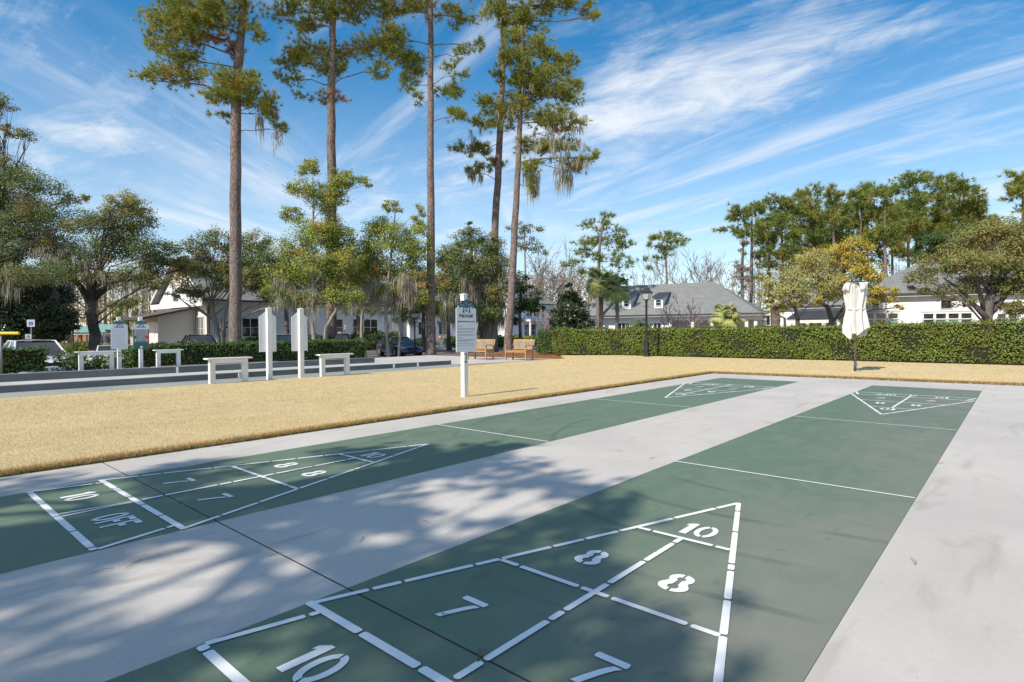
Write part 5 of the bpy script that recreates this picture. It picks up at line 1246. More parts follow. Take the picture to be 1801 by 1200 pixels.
def tree(label, D, trunk, blobs, mat='oakleaf', bark='oakbark', kind='leaf', name='tree', cov=1.0, leafpx=2.9, moss=(), extra=(), stems=(), group=None, seed=None, cat='tree', twigs=10, depthk=.8, limb=True):
    """trunk: (px, py, radius m) from the ground up; blobs: (px, py, rx, ry[, cover, material]) foliage masses in photograph pixels at depth D"""
    rg = np.random.default_rng(seed if seed is not None else int(trunk[0][0]*7+D*13+1000) % 100000)
    pts_ = [P(x, y, D) for x, y, r_ in trunk]; rad = [r_ for _, _, r_ in trunk]
    zg = float(terrain(pts_[0][0], pts_[0][1])); pts_[0] = np.array([pts_[0][0], pts_[0][1], zg-.1]); org = np.array([pts_[0][0], pts_[0][1], zg])
    t = thing(name, org, label, cat, group); m = D/F_PX
    wd = MB()
    fine = [pts_[0]]; fr_ = [rad[0]*1.35, ]
    fine.append(pts_[0]+(pts_[1]-pts_[0])*min(.25, .6/np.linalg.norm(pts_[1]-pts_[0]))); fr_.append(rad[0]*1.02)
    for i in range(1, len(pts_)):
        prev = fine[-1]; seg = 3
        for k in range(1, seg+1): fine.append(prev+(pts_[i]-prev)*k/seg+(rg.normal(0, rad[i]*.10, 3) if k < seg else 0)); fr_.append((fr_[-1] if False else rad[i-1])*(1-k/seg)+rad[i]*k/seg)
    wd.tube([p-org for p in fine], fr_, 14)
    for stx in stems:
        sp_ = [P(x, y, D+rg.uniform(-.3, .3)) for x, y, r_ in stx]; g0 = sp_[0]
        if stx[0][1] > 590: sp_[0] = np.array([g0[0], g0[1], float(terrain(g0[0], g0[1]))-.1])
        wd.tube([p-org for p in sp_], [r_ for _, _, r_ in stx], 9)
    tz = np.array([p[2] for p in fine]); parts_ = {}
    for bl in blobs:
        px, py, rx, ry = bl[:4]; cv = (bl[4] if len(bl) > 4 else 1.0)*cov; mk = bl[5] if len(bl) > 5 else mat
        dd = rg.uniform(-1, 1)*depthk*rx*m*.9; c = P(px, py, D+dd); kk = (1.55 if mat == 'needle_far' else 1.3) if kind == 'pine' else 1.06; R3 = np.array([rx*m, rx*m*depthk, ry*m*(1.1 if kind == 'pine' else 1)])*kk
        # limb
        hor = np.linalg.norm(c[:2]-pts_[-1][:2]); za = np.clip(c[2]-.55*hor-.2, tz[1]+.3*(tz[-1]-tz[1]) if kind != 'pine' else tz[1], tz[-1]-.05)
        ia = int(np.argmin(np.abs(tz-za))); a = fine[ia]; ra = min(fr_[ia]*.4, .018+.009*np.linalg.norm(c-a)); ln = np.linalg.norm(c-a)
        if kind == 'pine':
            za = np.clip(c[2]-.15*hor, tz[1], tz[-1]-.05); ia = int(np.argmin(np.abs(tz-za))); a = fine[ia]; ln = np.linalg.norm(c-a); ra = min(fr_[ia]*.4, .02+.008*ln)
        lp = wob_line(a, c, 5, .07, rg, .10 if kind == 'leaf' else .05)
        if limb: wd.tube([p-org for p in lp], list(np.linspace(ra, ra*.28, 6)), 6)
        if kind == 'pine':
            n = max(4, int(cv*.29*rx*ry)); u = rg.normal(0, 1, (n, 3)); u /= np.linalg.norm(u, axis=1, keepdims=True); r_ = rg.uniform(.15, 1, n)**.5
            # clumpy: pull tufts towards a few branch ends
            nb_ = max(4, n//11); ends = rg.normal(0, 1, (nb_, 3)); ends /= np.linalg.norm(ends, axis=1, keepdims=True); ends *= rg.uniform(.45, 1.05, (nb_, 1)); ends[:, 2] = ends[:, 2]*.8+.1
            ids = rg.integers(0, nb_, n); q = ends[ids]*rg.uniform(.55, 1.05, (n, 1))+rg.normal(0, .17, (n, 3))
            ce = c+(ends[n*0:nb_])@(right[:, None]*right[None, :]*R3[0]+fwd_h[:, None]*fwd_h[None, :]*R3[1]+zup[:, None]*zup[None, :]*R3[2])
            cen = c+q@(right[:, None]*right[None, :]*R3[0]+fwd_h[:, None]*fwd_h[None, :]*R3[1]+zup[:, None]*zup[None, :]*R3[2])
            for e_ in ce:
                s_ = lp[rg.integers(2, 6)]; wd.tube([p-org for p in wob_line(s_, e_, 3, .08, rg)], [ra*.30, ra*.25, ra*.2, ra*.1], 4, False)
            dr = (cen-c); dr /= np.linalg.norm(dr, axis=1, keepdims=True)+1e-9; dr[:, 2] += .35
            parts_.setdefault(mk, []).append(needles(cen-org, dr, rg, 9.8*m, .82*m if mk != 'needle_far' else 1.05*m, 20 if mk != 'needle_far' else 13))
        else:
            n = max(20, int(cv*5.0*rx*ry)); ns = max(5, n//85); u = rg.normal(0, 1, (ns, 3)); u /= np.linalg.norm(u, axis=1, keepdims=True); u *= (rg.uniform(.08, 1.12, (ns, 1))**.45); 
            B3 = (right[:, None]*right[None, :]*R3[0]+fwd_h[:, None]*fwd_h[None, :]*R3[1]+zup[:, None]*zup[None, :]*R3[2])
            sc = c+u@B3; k = max(1, n//ns); sg = np.minimum(R3.mean()*.21, 7.5*m)
            cen = np.repeat(sc, k, 0)+rg.normal(0, 1, (ns*k, 3))*np.array([sg, sg, sg*.62])
            for e_ in sc[:twigs]:
                s_ = lp[rg.integers(2, 6)]; wd.tube([p-org for p in wob_line(s_, e_, 3, .10, rg)], [ra*.30, ra*.22, ra*.15, ra*.06], 4, False)
            outw = (cen-c); outw /= np.linalg.norm(outw, axis=1, keepdims=True)+1e-9; outw[:, 2] += .6
            ls = leafpx*m*rg.uniform(.65, 1.35, ns*k); parts_.setdefault(mk, []).append(leaf_quads(cen-org, outw, ls, ls*.58, rg, .8))
    wd.build('trunk', M[bark], t, smooth=True)
    for mk, vs_ in parts_.items():
        o = np_mesh('crown' if mk == mat else 'tinted_foliage', np.concatenate(vs_), 3 if kind == 'pine' else 4, M[mk], t); o['kind'] = 'stuff'
    if moss:
        mv = []
        for px, py, rx, ry, n, lpx in moss:
            c = np.array([P(px+rg.uniform(-rx, rx), py+rg.uniform(-ry, ry), D+rg.uniform(-1, 1)*rx*m*.8) for _ in range(n)]); mv.append(hang(c-org, rg, lpx*m*rg.uniform(.5, 1.3, n), 1.15*m, 14))
        o = np_mesh('spanish_moss', np.concatenate(mv), 4, M['moss'], t); o['kind'] = 'stuff'
    return t
# ---- five tall pines
PG = 'tall pines behind the lawn'
tree('tallest left pine with thick reddish bare trunk rising behind the hedge', 36, [(413, 612, .37), (414, 450, .345), (415, 300, .32), (415, 200, .30), (418, 120, .27), (424, 60, .24), (428, 0, .22), (431, -60, .2), (434, -160, .14)],
     [(300, 25, 40, 28), (335, 50, 50, 26, 1, 'needle'), (275, 70, 20, 22), (300, 100, 34, 24), (345, 10, 55, 26), (400, 25, 45, 30), (258, 142, 16, 10), (290, 140, 34, 16), (325, 128, 28, 14, .8), (395, 148, 42, 20), (425, 165, 42, 20, 1.2), (385, 172, 24, 12), (455, 185, 26, 16), (475, 205, 20, 18), (490, 230, 12, 16, .7), (382, 205, 18, 12, .5), (440, 60, 20, 16, .7), (455, 140, 26, 9, .7), (335, 62, 22, 13, 1.1, 'needle_brown'), (412, 88, 16, 16, 1.0, 'needle_brown'), (395, 70, 22, 10, .8, 'needle_brown'), (380, -60, 100, 40, .7), (460, -50, 70, 30, .6)],
     'needle', 'bark', 'pine', 'pine_tree', moss=[(490, 235, 10, 15, 8, 40), (455, 205, 8, 10, 5, 60)], group=PG)
tree('tall pine with ivy-clad lower trunk, second from left', 38, [(583, 612, .33), (583, 400, .31), (582, 250, .28), (583, 150, .25), (585, 80, .22), (586, 0, .2), (588, -120, .13)],
     [(500, 22, 28, 18), (530, 38, 30, 16), (560, 18, 32, 24), (612, 15, 36, 24), (650, 8, 36, 20), (540, 92, 34, 20), (510, 110, 24, 13), (560, 112, 28, 15), (610, 95, 30, 17), (660, 90, 32, 20), (690, 72, 22, 28, .8), (678, 125, 22, 16, .7), (588, 130, 22, 13), (500, 140, 28, 11, .7), (540, 168, 22, 8, .6), (578, 180, 18, 9, .8), (590, 170, 16, 8, .8, 'needle_brown'), (545, 95, 22, 10, .7, 'needle_brown'), (605, 95, 18, 9, .7, 'needle_brown'), (590, -60, 110, 38, .6)],
     'needle', 'bark', 'pine', 'pine_tree', group=PG)
tree('slender straight pine behind the lamp post, third from left', 38, [(758, 631, .33), (757, 560, .30), (758, 400, .25), (757, 250, .22), (757, 150, .20), (758, 80, .18), (757, 0, .16), (757, -100, .10)],
     [(690, 18, 28, 16, .8), (718, 10, 28, 13, .8), (765, 18, 32, 15, .6), (800, 30, 28, 15, .8), (682, 70, 24, 17), (702, 100, 32, 18), (728, 118, 22, 15), (718, 152, 18, 16, .8), (800, 130, 22, 13, .6), (826, 98, 22, 15, .5), (790, 168, 28, 14, .8), (815, 200, 26, 10, .9), (840, 82, 14, 9, .6), (735, 175, 14, 10, .5), (760, -50, 90, 30, .5)],
     'needle', 'bark', 'pine', 'pine_tree', group=PG, cov=1.2)
P5T = 'tall pine whose trunk stands behind the leaning pine'
tree(P5T, 44, [(868, 606, .33), (870, 420, .28), (876, 320, .26), (880, 220, .24), (884, 120, .22), (886, 50, .2), (887, -30, .17), (888, -120, .11)],
     [(868, 20, 28, 15, .8), (905, 30, 32, 15), (950, 15, 36, 14), (990, 14, 32, 10), (1032, 20, 18, 11), (1046, 32, 8, 7), (925, 50, 28, 10), (862, 190, 22, 15), (848, 216, 22, 12), (822, 262, 26, 9), (850, 266, 22, 9), (835, 300, 18, 11, .8), (862, 290, 18, 12, .8), (890, -50, 80, 34, .6)],
     'needle', 'bark', 'pine', 'pine_tree', moss=[(860, 20, 22, 10, 14, 26), (845, 230, 20, 20, 10, 28), (840, 300, 16, 14, 12, 34)], group=PG, cov=1.25)
tree('leaning mossy pine directly behind the teak benches', 40, [(893, 622, .30), (897, 560, .27), (903, 450, .245), (908, 360, .22), (913, 250, .19), (917, 150, .15), (918, 80, .10), (917, 45, .05)],
     [(910, 66, 20, 14), (945, 85, 32, 15), (900, 100, 28, 17), (972, 105, 24, 14), (1000, 118, 18, 18), (930, 128, 40, 17), (892, 140, 22, 13), (960, 148, 40, 17), (1008, 156, 20, 12), (925, 165, 36, 15), (985, 172, 28, 15), (905, 195, 32, 16), (960, 205, 38, 13), (990, 220, 36, 12), (882, 215, 22, 12), (930, 255, 32, 11), (985, 262, 42, 11), (1040, 280, 16, 9), (1010, 290, 26, 10), (936, 292, 20, 14, .8), (935, 330, 13, 18, .6), (960, 165, 22, 9, .5, 'needle_brown'), (985, 230, 22, 7, .5, 'needle_brown')],
     'needle', 'bark', 'pine', 'pine_tree', moss=[(960, 130, 40, 30, 34, 26), (985, 225, 45, 30, 40, 32), (992, 300, 14, 12, 22, 50), (935, 300, 12, 12, 14, 70), (900, 190, 25, 20, 14, 26), (1000, 275, 35, 10, 26, 30)], group=PG, cov=1.3)
# ---- mid trees with moss
tree('tall leafy tree wrapped round the second pine with pale forked trunks', 34.5, [(556, 632, .13), (549, 560, .12), (551, 500, .10), (546, 440, .08), (552, 360, .06), (549, 300, .03)],
     [(545, 292, 20, 20, .8), (528, 330, 28, 14, .8), (512, 378, 24, 16, .8), (562, 345, 26, 26, .9), (625, 320, 24, 11, .7), (644, 324, 10, 9, .7), (592, 340, 18, 36), (604, 312, 18, 22, .7), (560, 410, 40, 26), (520, 440, 36, 20), (592, 420, 32, 26), (560, 470, 55, 26), (612, 458, 26, 22), (500, 490, 32, 20), (540, 522, 46, 18), (602, 520, 32, 17), (478, 512, 16, 12), (520, 500, 34, 22, .14, 'myrtle_red'), (600, 480, 30, 26, .12, 'myrtle_red'), (560, 440, 40, 30, .08, 'myrtle_red'), (584, 390, 12, 45, 1.2, 'ivy'), (584, 470, 14, 50, 1.2, 'ivy')],
     'myrtle', 'palebark', name='myrtle_tree', stems=[[(566, 634, .11), (574, 575, .10), (590, 548, .08), (612, 512, .05)]], moss=[(520, 520, 40, 25, 40, 34), (600, 525, 25, 20, 16, 32), (500, 500, 20, 15, 16, 30)], group='mossy broadleaf trees', cov=1.1)
tree('mossy pale-stemmed tree standing beside the blue coupe', 36.5, [(684, 630, .11), (678, 560, .10), (682, 500, .09), (690, 430, .07), (695, 375, .03)],
     [(690, 365, 16, 14, .7), (665, 398, 30, 16, .8), (736, 378, 12, 20, .6), (735, 405, 22, 15, .8), (690, 420, 40, 22), (640, 440, 32, 22), (730, 440, 28, 22), (670, 470, 46, 22), (722, 480, 32, 18), (640, 490, 32, 17), (690, 510, 32, 13), (737, 520, 18, 15), (728, 500, 26, 18, .3, 'myrtle_red'), (650, 480, 36, 24, .14, 'myrtle_red'), (745, 525, 14, 10, .5, 'myrtle_red'), (686, 600, 14, 14, .35, 'ivy')],
     'myrtle', 'palebark', name='myrtle_tree', stems=[[(701, 628, .09), (704, 570, .085), (700, 510, .06), (708, 450, .04)]], moss=[(690, 495, 45, 20, 70, 46), (655, 510, 20, 15, 26, 42), (725, 510, 25, 18, 36, 40), (684, 540, 14, 20, 18, 40)], group='mossy broadleaf trees', cov=1.3)
tree('dark green tree draped in thick grey moss behind the rules sign', 42, [(850, 612, .2), (845, 560, .18), (836, 520, .16), (830, 460, .12), (828, 410, .05)],
     [(825, 420, 28, 18), (860, 430, 24, 20), (790, 452, 26, 20), (830, 460, 42, 26), (872, 470, 26, 26), (797, 500, 30, 22), (840, 512, 46, 24), (876, 515, 22, 22), (800, 545, 26, 18, .8), (850, 550, 32, 17, .8), (828, 400, 8, 12, .7), (862, 545, 20, 18, .6, 'myrtle'), (800, 440, 16, 14, .5, 'myrtle')],
     'oakleaf', 'oakbark', name='oak_tree', moss=[(835, 490, 25, 35, 80, 48), (870, 540, 18, 20, 50, 60), (800, 530, 22, 25, 45, 45), (850, 450, 30, 20, 26, 34), (856, 565, 12, 10, 30, 55)], group='mossy broadleaf trees', cov=1.3)
tree('small crooked dark tree against the clubhouse windows', 45, [(637, 605, .14), (636, 570, .12), (638, 545, .10)], [(620, 548, 20, 9, .6), (650, 540, 26, 12, .7), (670, 552, 18, 8, .5), (636, 530, 22, 10, .7)], 'oakleaf', 'palebark', name='oak_tree', moss=[(640, 540, 25, 6, 10, 22)])
tree('yellow-green tree with grey trunk left of the slender pine', 47, [(745, 606, .17), (745, 570, .15), (744, 535, .12)], [(715, 545, 26, 16), (740, 535, 28, 16), (765, 545, 24, 14), (725, 520, 26, 14), (700, 560, 14, 10, .7)], 'myrtle', 'oakbark', name='oak_tree', moss=[(740, 560, 30, 8, 16, 28)])
tree('leafy oak standing close to the clubhouse behind the two sign backs', 47, [(505, 604, .2), (504, 560, .17), (503, 530, .14)], [(468, 500, 34, 20), (512, 482, 34, 22), (542, 512, 34, 17), (488, 530, 36, 9, .8), (455, 478, 26, 18), (530, 455, 30, 18), (570, 500, 26, 20)], 'oakleaf', 'oakbark', name='oak_tree', moss=[(500, 530, 40, 8, 20, 26)])
tree('leafy oak close to the clubhouse between the two pale-stemmed trees', 49, [(632, 604, .18), (630, 560, .15), (628, 525, .12)], [(605, 500, 28, 18), (640, 490, 28, 20), (660, 520, 28, 13), (615, 525, 26, 9, .8), (630, 465, 24, 16)], 'oakleaf', 'oakbark', name='oak_tree', moss=[(630, 525, 34, 8, 16, 26)])
tree('shadowed oak between the slender pine and the rules sign', 52, [(790, 600, .2), (788, 560, .16), (787, 520, .12)], [(770, 500, 26, 20), (800, 480, 26, 20), (775, 540, 24, 16), (785, 460, 22, 15), (750, 490, 18, 18)], 'oakleaf', 'oakbark', name='oak_tree', moss=[(780, 545, 24, 10, 18, 30)])
# ---- left oaks
tree('large grey-green live oak reaching in from the left edge', 33, [(-70, 640, .5), (-62, 560, .45), (-45, 500, .4), (-20, 460, .3)],
     [(2, 185, 22, 18, .6), (45, 238, 30, 7, .8), (12, 226, 22, 11, .7), (8, 302, 42, 24), (62, 324, 42, 19, .9), (-30, 330, 40, 40), (30, 395, 50, 30), (20, 362, 55, 30), (82, 372, 42, 26), (122, 348, 28, 12, .5), (30, 430, 55, 30), (92, 430, 46, 26), (142, 400, 32, 20, .8), (20, 488, 36, 20), (150, 345, 16, 8, .4), (-110, 300, 60, 50), (-90, 400, 70, 70), (72, 478, 46, 16), (-30, 170, 24, 20, .5)],
     'oakleaf', 'oakbark', name='live_oak', moss=[(40, 470, 60, 25, 16, 40), (100, 450, 50, 25, 10, 34), (15, 500, 20, 12, 6, 40)], group='live oaks at the left')
tree('live oak with dark forked trunk behind the white text sign', 41, [(167, 614, .36), (164, 575, .33), (160, 535, .34), (157, 518, .34)],
     [(140, 452, 42, 21), (190, 440, 42, 26), (230, 420, 36, 26), (180, 388, 36, 21), (240, 388, 32, 21), (215, 350, 26, 14, .9, 'oakleaf_olive'), (235, 362, 28, 18, .9, 'oakleaf_olive'), (205, 372, 24, 16, .7, 'oakleaf_olive'), (272, 440, 36, 21), (250, 475, 36, 18), (300, 460, 32, 17), (325, 470, 20, 12), (100, 470, 36, 19), (200, 492, 46, 12), (282, 500, 26, 8, .8), (62, 500, 30, 16), (130, 490, 26, 12)],
     'oakleaf', 'oakbark', name='live_oak', stems=[[(160, 535, .26), (142, 505, .2), (125, 485, .14), (100, 470, .07)], [(163, 530, .24), (176, 512, .2), (205, 497, .14), (240, 470, .08)], [(159, 525, .24), (156, 490, .18), (150, 460, .12)], [(160, 528, .2), (168, 490, .15), (190, 450, .08)]], moss=[(150, 490, 60, 14, 26, 30), (230, 500, 40, 8, 14, 26)], group='live oaks at the left')
tree('live oak with twin grey trunks in front of the clubhouse gable', 46, [(386, 606, .22), (380, 572, .20), (374, 548, .18), (372, 530, .14)],
     [(340, 442, 28, 20), (380, 424, 32, 19), (330, 480, 32, 21), (370, 470, 36, 21), (420, 450, 34, 24), (450, 428, 32, 20), (352, 512, 26, 9), (440, 492, 32, 17), (400, 500, 32, 13), (462, 462, 28, 22), (305, 522, 13, 8, .7), (410, 480, 30, 20), (455, 500, 20, 14), (325, 508, 20, 13, .8), (348, 526, 24, 9, .7), (482, 470, 28, 26), (495, 515, 24, 14), (520, 530, 26, 10)],
     'oakleaf', 'palebark', name='live_oak', stems=[[(391, 605, .16), (394, 560, .14), (400, 530, .10), (415, 490, .05)], [(372, 560, .12), (350, 545, .10), (335, 540, .07), (312, 522, .03)]], group='live oaks at the left', moss=[(330, 505, 25, 8, 10, 22)])
tree('very dark evergreen magnolia at the left edge behind the white sedan', 37, [(37, 616, .2), (37, 540, .16), (37, 480, .08)],
     [(20, 510, 42, 24), (72, 520, 42, 24), (30, 550, 42, 24), (92, 556, 36, 20), (60, 584, 46, 16), (116, 574, 18, 12, .8), (8, 588, 28, 13), (50, 490, 36, 18), (100, 590, 20, 8, .8), (5, 470, 25, 20)], 'darkleaf', 'oakbark', name='magnolia_tree', cov=1.6, leafpx=4.4, moss=[(60, 500, 40, 20, 12, 40)])
tree('bright green young pine between the white sign and the annex', 62, [(225, 604, .08), (226, 570, .06), (224, 540, .03)], [(213, 539, 15, 7), (232, 536, 14, 7), (222, 555, 14, 9), (230, 572, 14, 9), (233, 586, 12, 7)], 'needle_far', 'oakbark', 'pine', 'pine_tree', cov=1.4)
# ---- centre and right
tree('dark evergreen tree just right of the leaning pine', 47, [(915, 600, .14), (914, 550, .12), (916, 500, .06)], [(915, 498, 20, 18), (935, 528, 18, 20), (912, 535, 18, 20, .8), (945, 545, 12, 12, .7), (905, 562, 14, 14, .5)], 'holly', 'oakbark', name='evergreen_tree', cov=1.3)
tree('dark cone-shaped magnolia at the left end of the long hedge', 35, [(1006, 612, .1), (1005, 560, .08), (1004, 505, .03)], [(1003, 512, 10, 11), (1004, 530, 20, 13), (1005, 550, 28, 15), (1006, 570, 34, 16), (1008, 588, 34, 12), (985, 570, 16, 16), (1028, 572, 14, 14)], 'darkleaf', 'oakbark', name='magnolia_tree', cov=1.7, leafpx=4.2)
tree('airy spreading pine behind the two palms', 78, [(1053, 592, .28), (1052, 500, .24), (1055, 430, .18), (1062, 380, .08)],
     [(1066, 384, 14, 8), (1050, 398, 22, 10), (1080, 409, 20, 8), (1034, 424, 26, 9), (1065, 430, 26, 11), (1095, 440, 20, 10), (1014, 440, 14, 8), (1045, 455, 26, 9), (1085, 456, 18, 9), (1103, 430, 9, 8), (1040, 478, 18, 9), (1010, 470, 16, 9), (1070, 490, 26, 11), (1098, 462, 12, 8)], 'needle_far', 'bark', 'pine', 'pine_tree', cov=.85)
tree('small flat-topped pine above the hipped roof', 98, [(1173, 590, .2), (1173, 500, .18), (1171, 455, .14), (1173, 424, .06)], [(1176, 419, 22, 5), (1155, 424, 14, 5), (1192, 427, 14, 5), (1166, 438, 18, 5), (1130, 456, 7, 3), (1160, 452, 13, 4), (1146, 470, 6, 3), (1150, 432, 10, 4)], 'needle_far', 'bark', 'pine', 'pine_tree', cov=1.8)
RP = 'row of far pines at the right'
rows_ = [('leftmost thin pine of the far row, standing apart', 1322, 365, [(1305, 380, 20, 11), (1326, 370, 18, 11), (1290, 404, 16, 6), (1330, 398, 18, 9), (1315, 414, 20, 8)]),
 ('second pine from the left in the far row', 1375, 352, [(1364, 360, 20, 11), (1386, 374, 20, 13), (1360, 390, 20, 11), (1380, 410, 22, 11), (1355, 424, 16, 9), (1386, 440, 18, 9), (1350, 450, 12, 6)]),
 ('third pine of the far row with rounded dense top', 1424, 338, [(1425, 345, 20, 11), (1415, 368, 24, 13), (1436, 392, 24, 13), (1414, 420, 22, 13), (1430, 446, 20, 11)]),
 ('narrow fourth pine of the far row', 1466, 335, [(1465, 341, 12, 9), (1475, 360, 20, 13), (1464, 388, 22, 13), (1478, 418, 18, 13), (1462, 445, 16, 10)]),
 ('fifth pine of the far row left of the tallest', 1514, 340, [(1506, 350, 18, 11), (1522, 342, 18, 11), (1514, 374, 25, 14), (1530, 404, 23, 14), (1508, 425, 21, 11), (1550, 420, 16, 11)]),
 ('sixth pine of the far row behind the umbrella', 1556, 345, [(1546, 348, 20, 11), (1558, 374, 22, 13), (1562, 404, 22, 13), (1580, 430, 16, 10)]),
 ('tallest round-topped pine of the far row', 1598, 308, [(1601, 316, 22, 9), (1590, 334, 27, 11), (1610, 358, 24, 13), (1595, 384, 24, 13), (1600, 410, 20, 11)]),
 ('broad pine of the far row right of the tallest', 1652, 312, [(1660, 321, 24, 8), (1648, 345, 24, 11), (1665, 370, 27, 13), (1650, 395, 20, 11), (1630, 415, 18, 11)]),
 ('rightmost broad pine of the far row', 1694, 318, [(1682, 326, 18, 9), (1692, 345, 22, 11), (1702, 370, 20, 11), (1721, 360, 16, 11), (1690, 400, 24, 13), (1725, 385, 16, 11), (1740, 405, 18, 11)])]
for i, (lab, x, top, bl) in enumerate(rows_):
    D = 104+(i*37 % 5)*3.0; tree(lab, D, [(x+(i % 3-1)*3, 586, .32), (x+(i % 2)*2, 480, .28), (x, 410, .2), (x+1, top+8, .06)], bl, 'needle_far', 'bark', 'pine', 'pine_tree', cov=2.1, group=RP, seed=900+i)
ordw = ['first', 'second', 'third', 'fourth', 'fifth', 'sixth', 'seventh', 'eighth', 'ninth', 'tenth']
rgb_ = np.random.default_rng(77)
for i, x in enumerate(np.linspace(1352, 1742, 10)):
    tp = float(np.interp(x, [1350, 1425, 1466, 1514, 1600, 1660, 1720, 1760], [385, 358, 362, 362, 335, 342, 360, 392])); bl = []
    for k in range(7): bl.append((x+rgb_.uniform(-16, 16), tp+14+k*15+rgb_.uniform(-4, 4), rgb_.uniform(13, 20), rgb_.uniform(8, 12), .8))
    tree('pine in the back rank of the far row, %s from the left' % ordw[i], 121+(i % 3)*4, [(x, 586, .3), (x+1, 480, .26), (x, 420, .18), (x, tp+6, .05)], bl, 'needle_far', 'bark', 'pine', 'pine_tree', cov=1.45, group='back rank of far pines', seed=1200+i)
tree('dense bronze broadleaf tree behind the right live oak at the edge', 62, [(1765, 590, .25), (1765, 500, .2), (1768, 430, .1)], [(1752, 420, 28, 20), (1792, 405, 28, 22), (1725, 445, 28, 16), (1780, 445, 32, 18), (1820, 430, 30, 30), (1700, 440, 20, 14)], 'oakleaf_right', 'oakbark', name='broadleaf_tree')
tree('lone bronze-tinted pine at the right picture edge', 82, [(1800, 590, .3), (1798, 480, .26), (1800, 390, .2), (1798, 320, .08)], [(1790, 314, 18, 10), (1802, 338, 22, 9), (1776, 350, 12, 5, .6), (1790, 368, 18, 6, .6), (1820, 320, 20, 12), (1770, 330, 10, 5, .7)], 'needle', 'bark', 'pine', 'pine_tree', cov=1.5)
tree('olive spreading oak left of the umbrella with fine grey twigs', 43, [(1402, 592, .16), (1403, 560, .15), (1398, 538, .12)],
     [(1400, 480, 36, 20, .8), (1430, 460, 36, 20, .7), (1380, 510, 32, 17, .8), (1352, 520, 18, 12, .7), (1420, 500, 36, 20, .8), (1460, 492, 28, 20, .7), (1362, 496, 26, 12, .6), (1448, 525, 26, 9, .7), (1390, 534, 22, 8, .8), (1420, 526, 22, 9, .8, 'oakleaf_gold'), (1372, 540, 16, 8, .7, 'oakleaf_gold')],
     'oakleaf_olive', 'oakbark', name='live_oak', leafpx=3.0, twigs=26, stems=[[(1384, 592, .10), (1380, 560, .09), (1360, 550, .06), (1335, 545, .03)]], group='oaks behind the hedge')
tree('golden-leaved oak right behind the closed umbrella', 45, [(1461, 592, .2), (1462, 560, .18), (1455, 540, .16), (1440, 530, .12)],
     [(1428, 448, 22, 12, .7), (1470, 450, 27, 16), (1502, 440, 27, 20), (1500, 470, 32, 17), (1482, 500, 22, 17), (1530, 482, 22, 15), (1542, 510, 22, 12), (1562, 520, 18, 12, .8), (1520, 534, 18, 8), (1582, 542, 12, 6, .6), (1500, 505, 20, 14, .6, 'oakleaf_olive'), (1455, 470, 20, 16, .6, 'oakleaf_olive'), (1470, 515, 20, 10, .7, 'oakleaf_olive')],
     'oakleaf_gold', 'oakbark', name='live_oak', leafpx=3.2, stems=[[(1467, 565, .12), (1490, 530, .08), (1510, 500, .05)]], twigs=14, group='oaks behind the hedge')
tree('broad bronze-green live oak with low forked trunk at the right', 37, [(1738, 592, .30), (1736, 560, .28), (1738, 535, .28), (1742, 518, .22)],
     [(1690, 420, 36, 20, .9), (1740, 408, 36, 21), (1790, 420, 32, 26), (1652, 470, 36, 15, .45), (1700, 460, 42, 21), (1750, 460, 36, 21), (1792, 470, 28, 26), (1722, 500, 42, 17), (1772, 505, 36, 17), (1660, 510, 36, 11, .5), (1692, 530, 26, 9, .5), (1792, 540, 26, 13), (1620, 488, 30, 12, .6), (1640, 455, 28, 13, .6), (1612, 512, 22, 9, .4), (1840, 470, 50, 55), (1760, 535, 22, 10, .7)],
     'oakleaf_right', 'oakbark', name='live_oak', leafpx=3.3, twigs=22, stems=[[(1735, 560, .18), (1712, 535, .14), (1690, 510, .1), (1660, 490, .05)], [(1740, 555, .18), (1765, 525, .13), (1790, 490, .07)], [(1730, 545, .14), (1720, 500, .1), (1700, 460, .05)]], group='oaks behind the hedge')
tree('dark rounded evergreen rising behind the right live oak', 72, [(1668, 590, .2), (1668, 500, .16), (1668, 430, .06)], [(1650, 424, 26, 17), (1690, 430, 26, 16), (1622, 455, 21, 12), (1665, 450, 30, 16), (1700, 460, 22, 14)], 'holly', 'oakbark', name='evergreen_tree', cov=1.4)
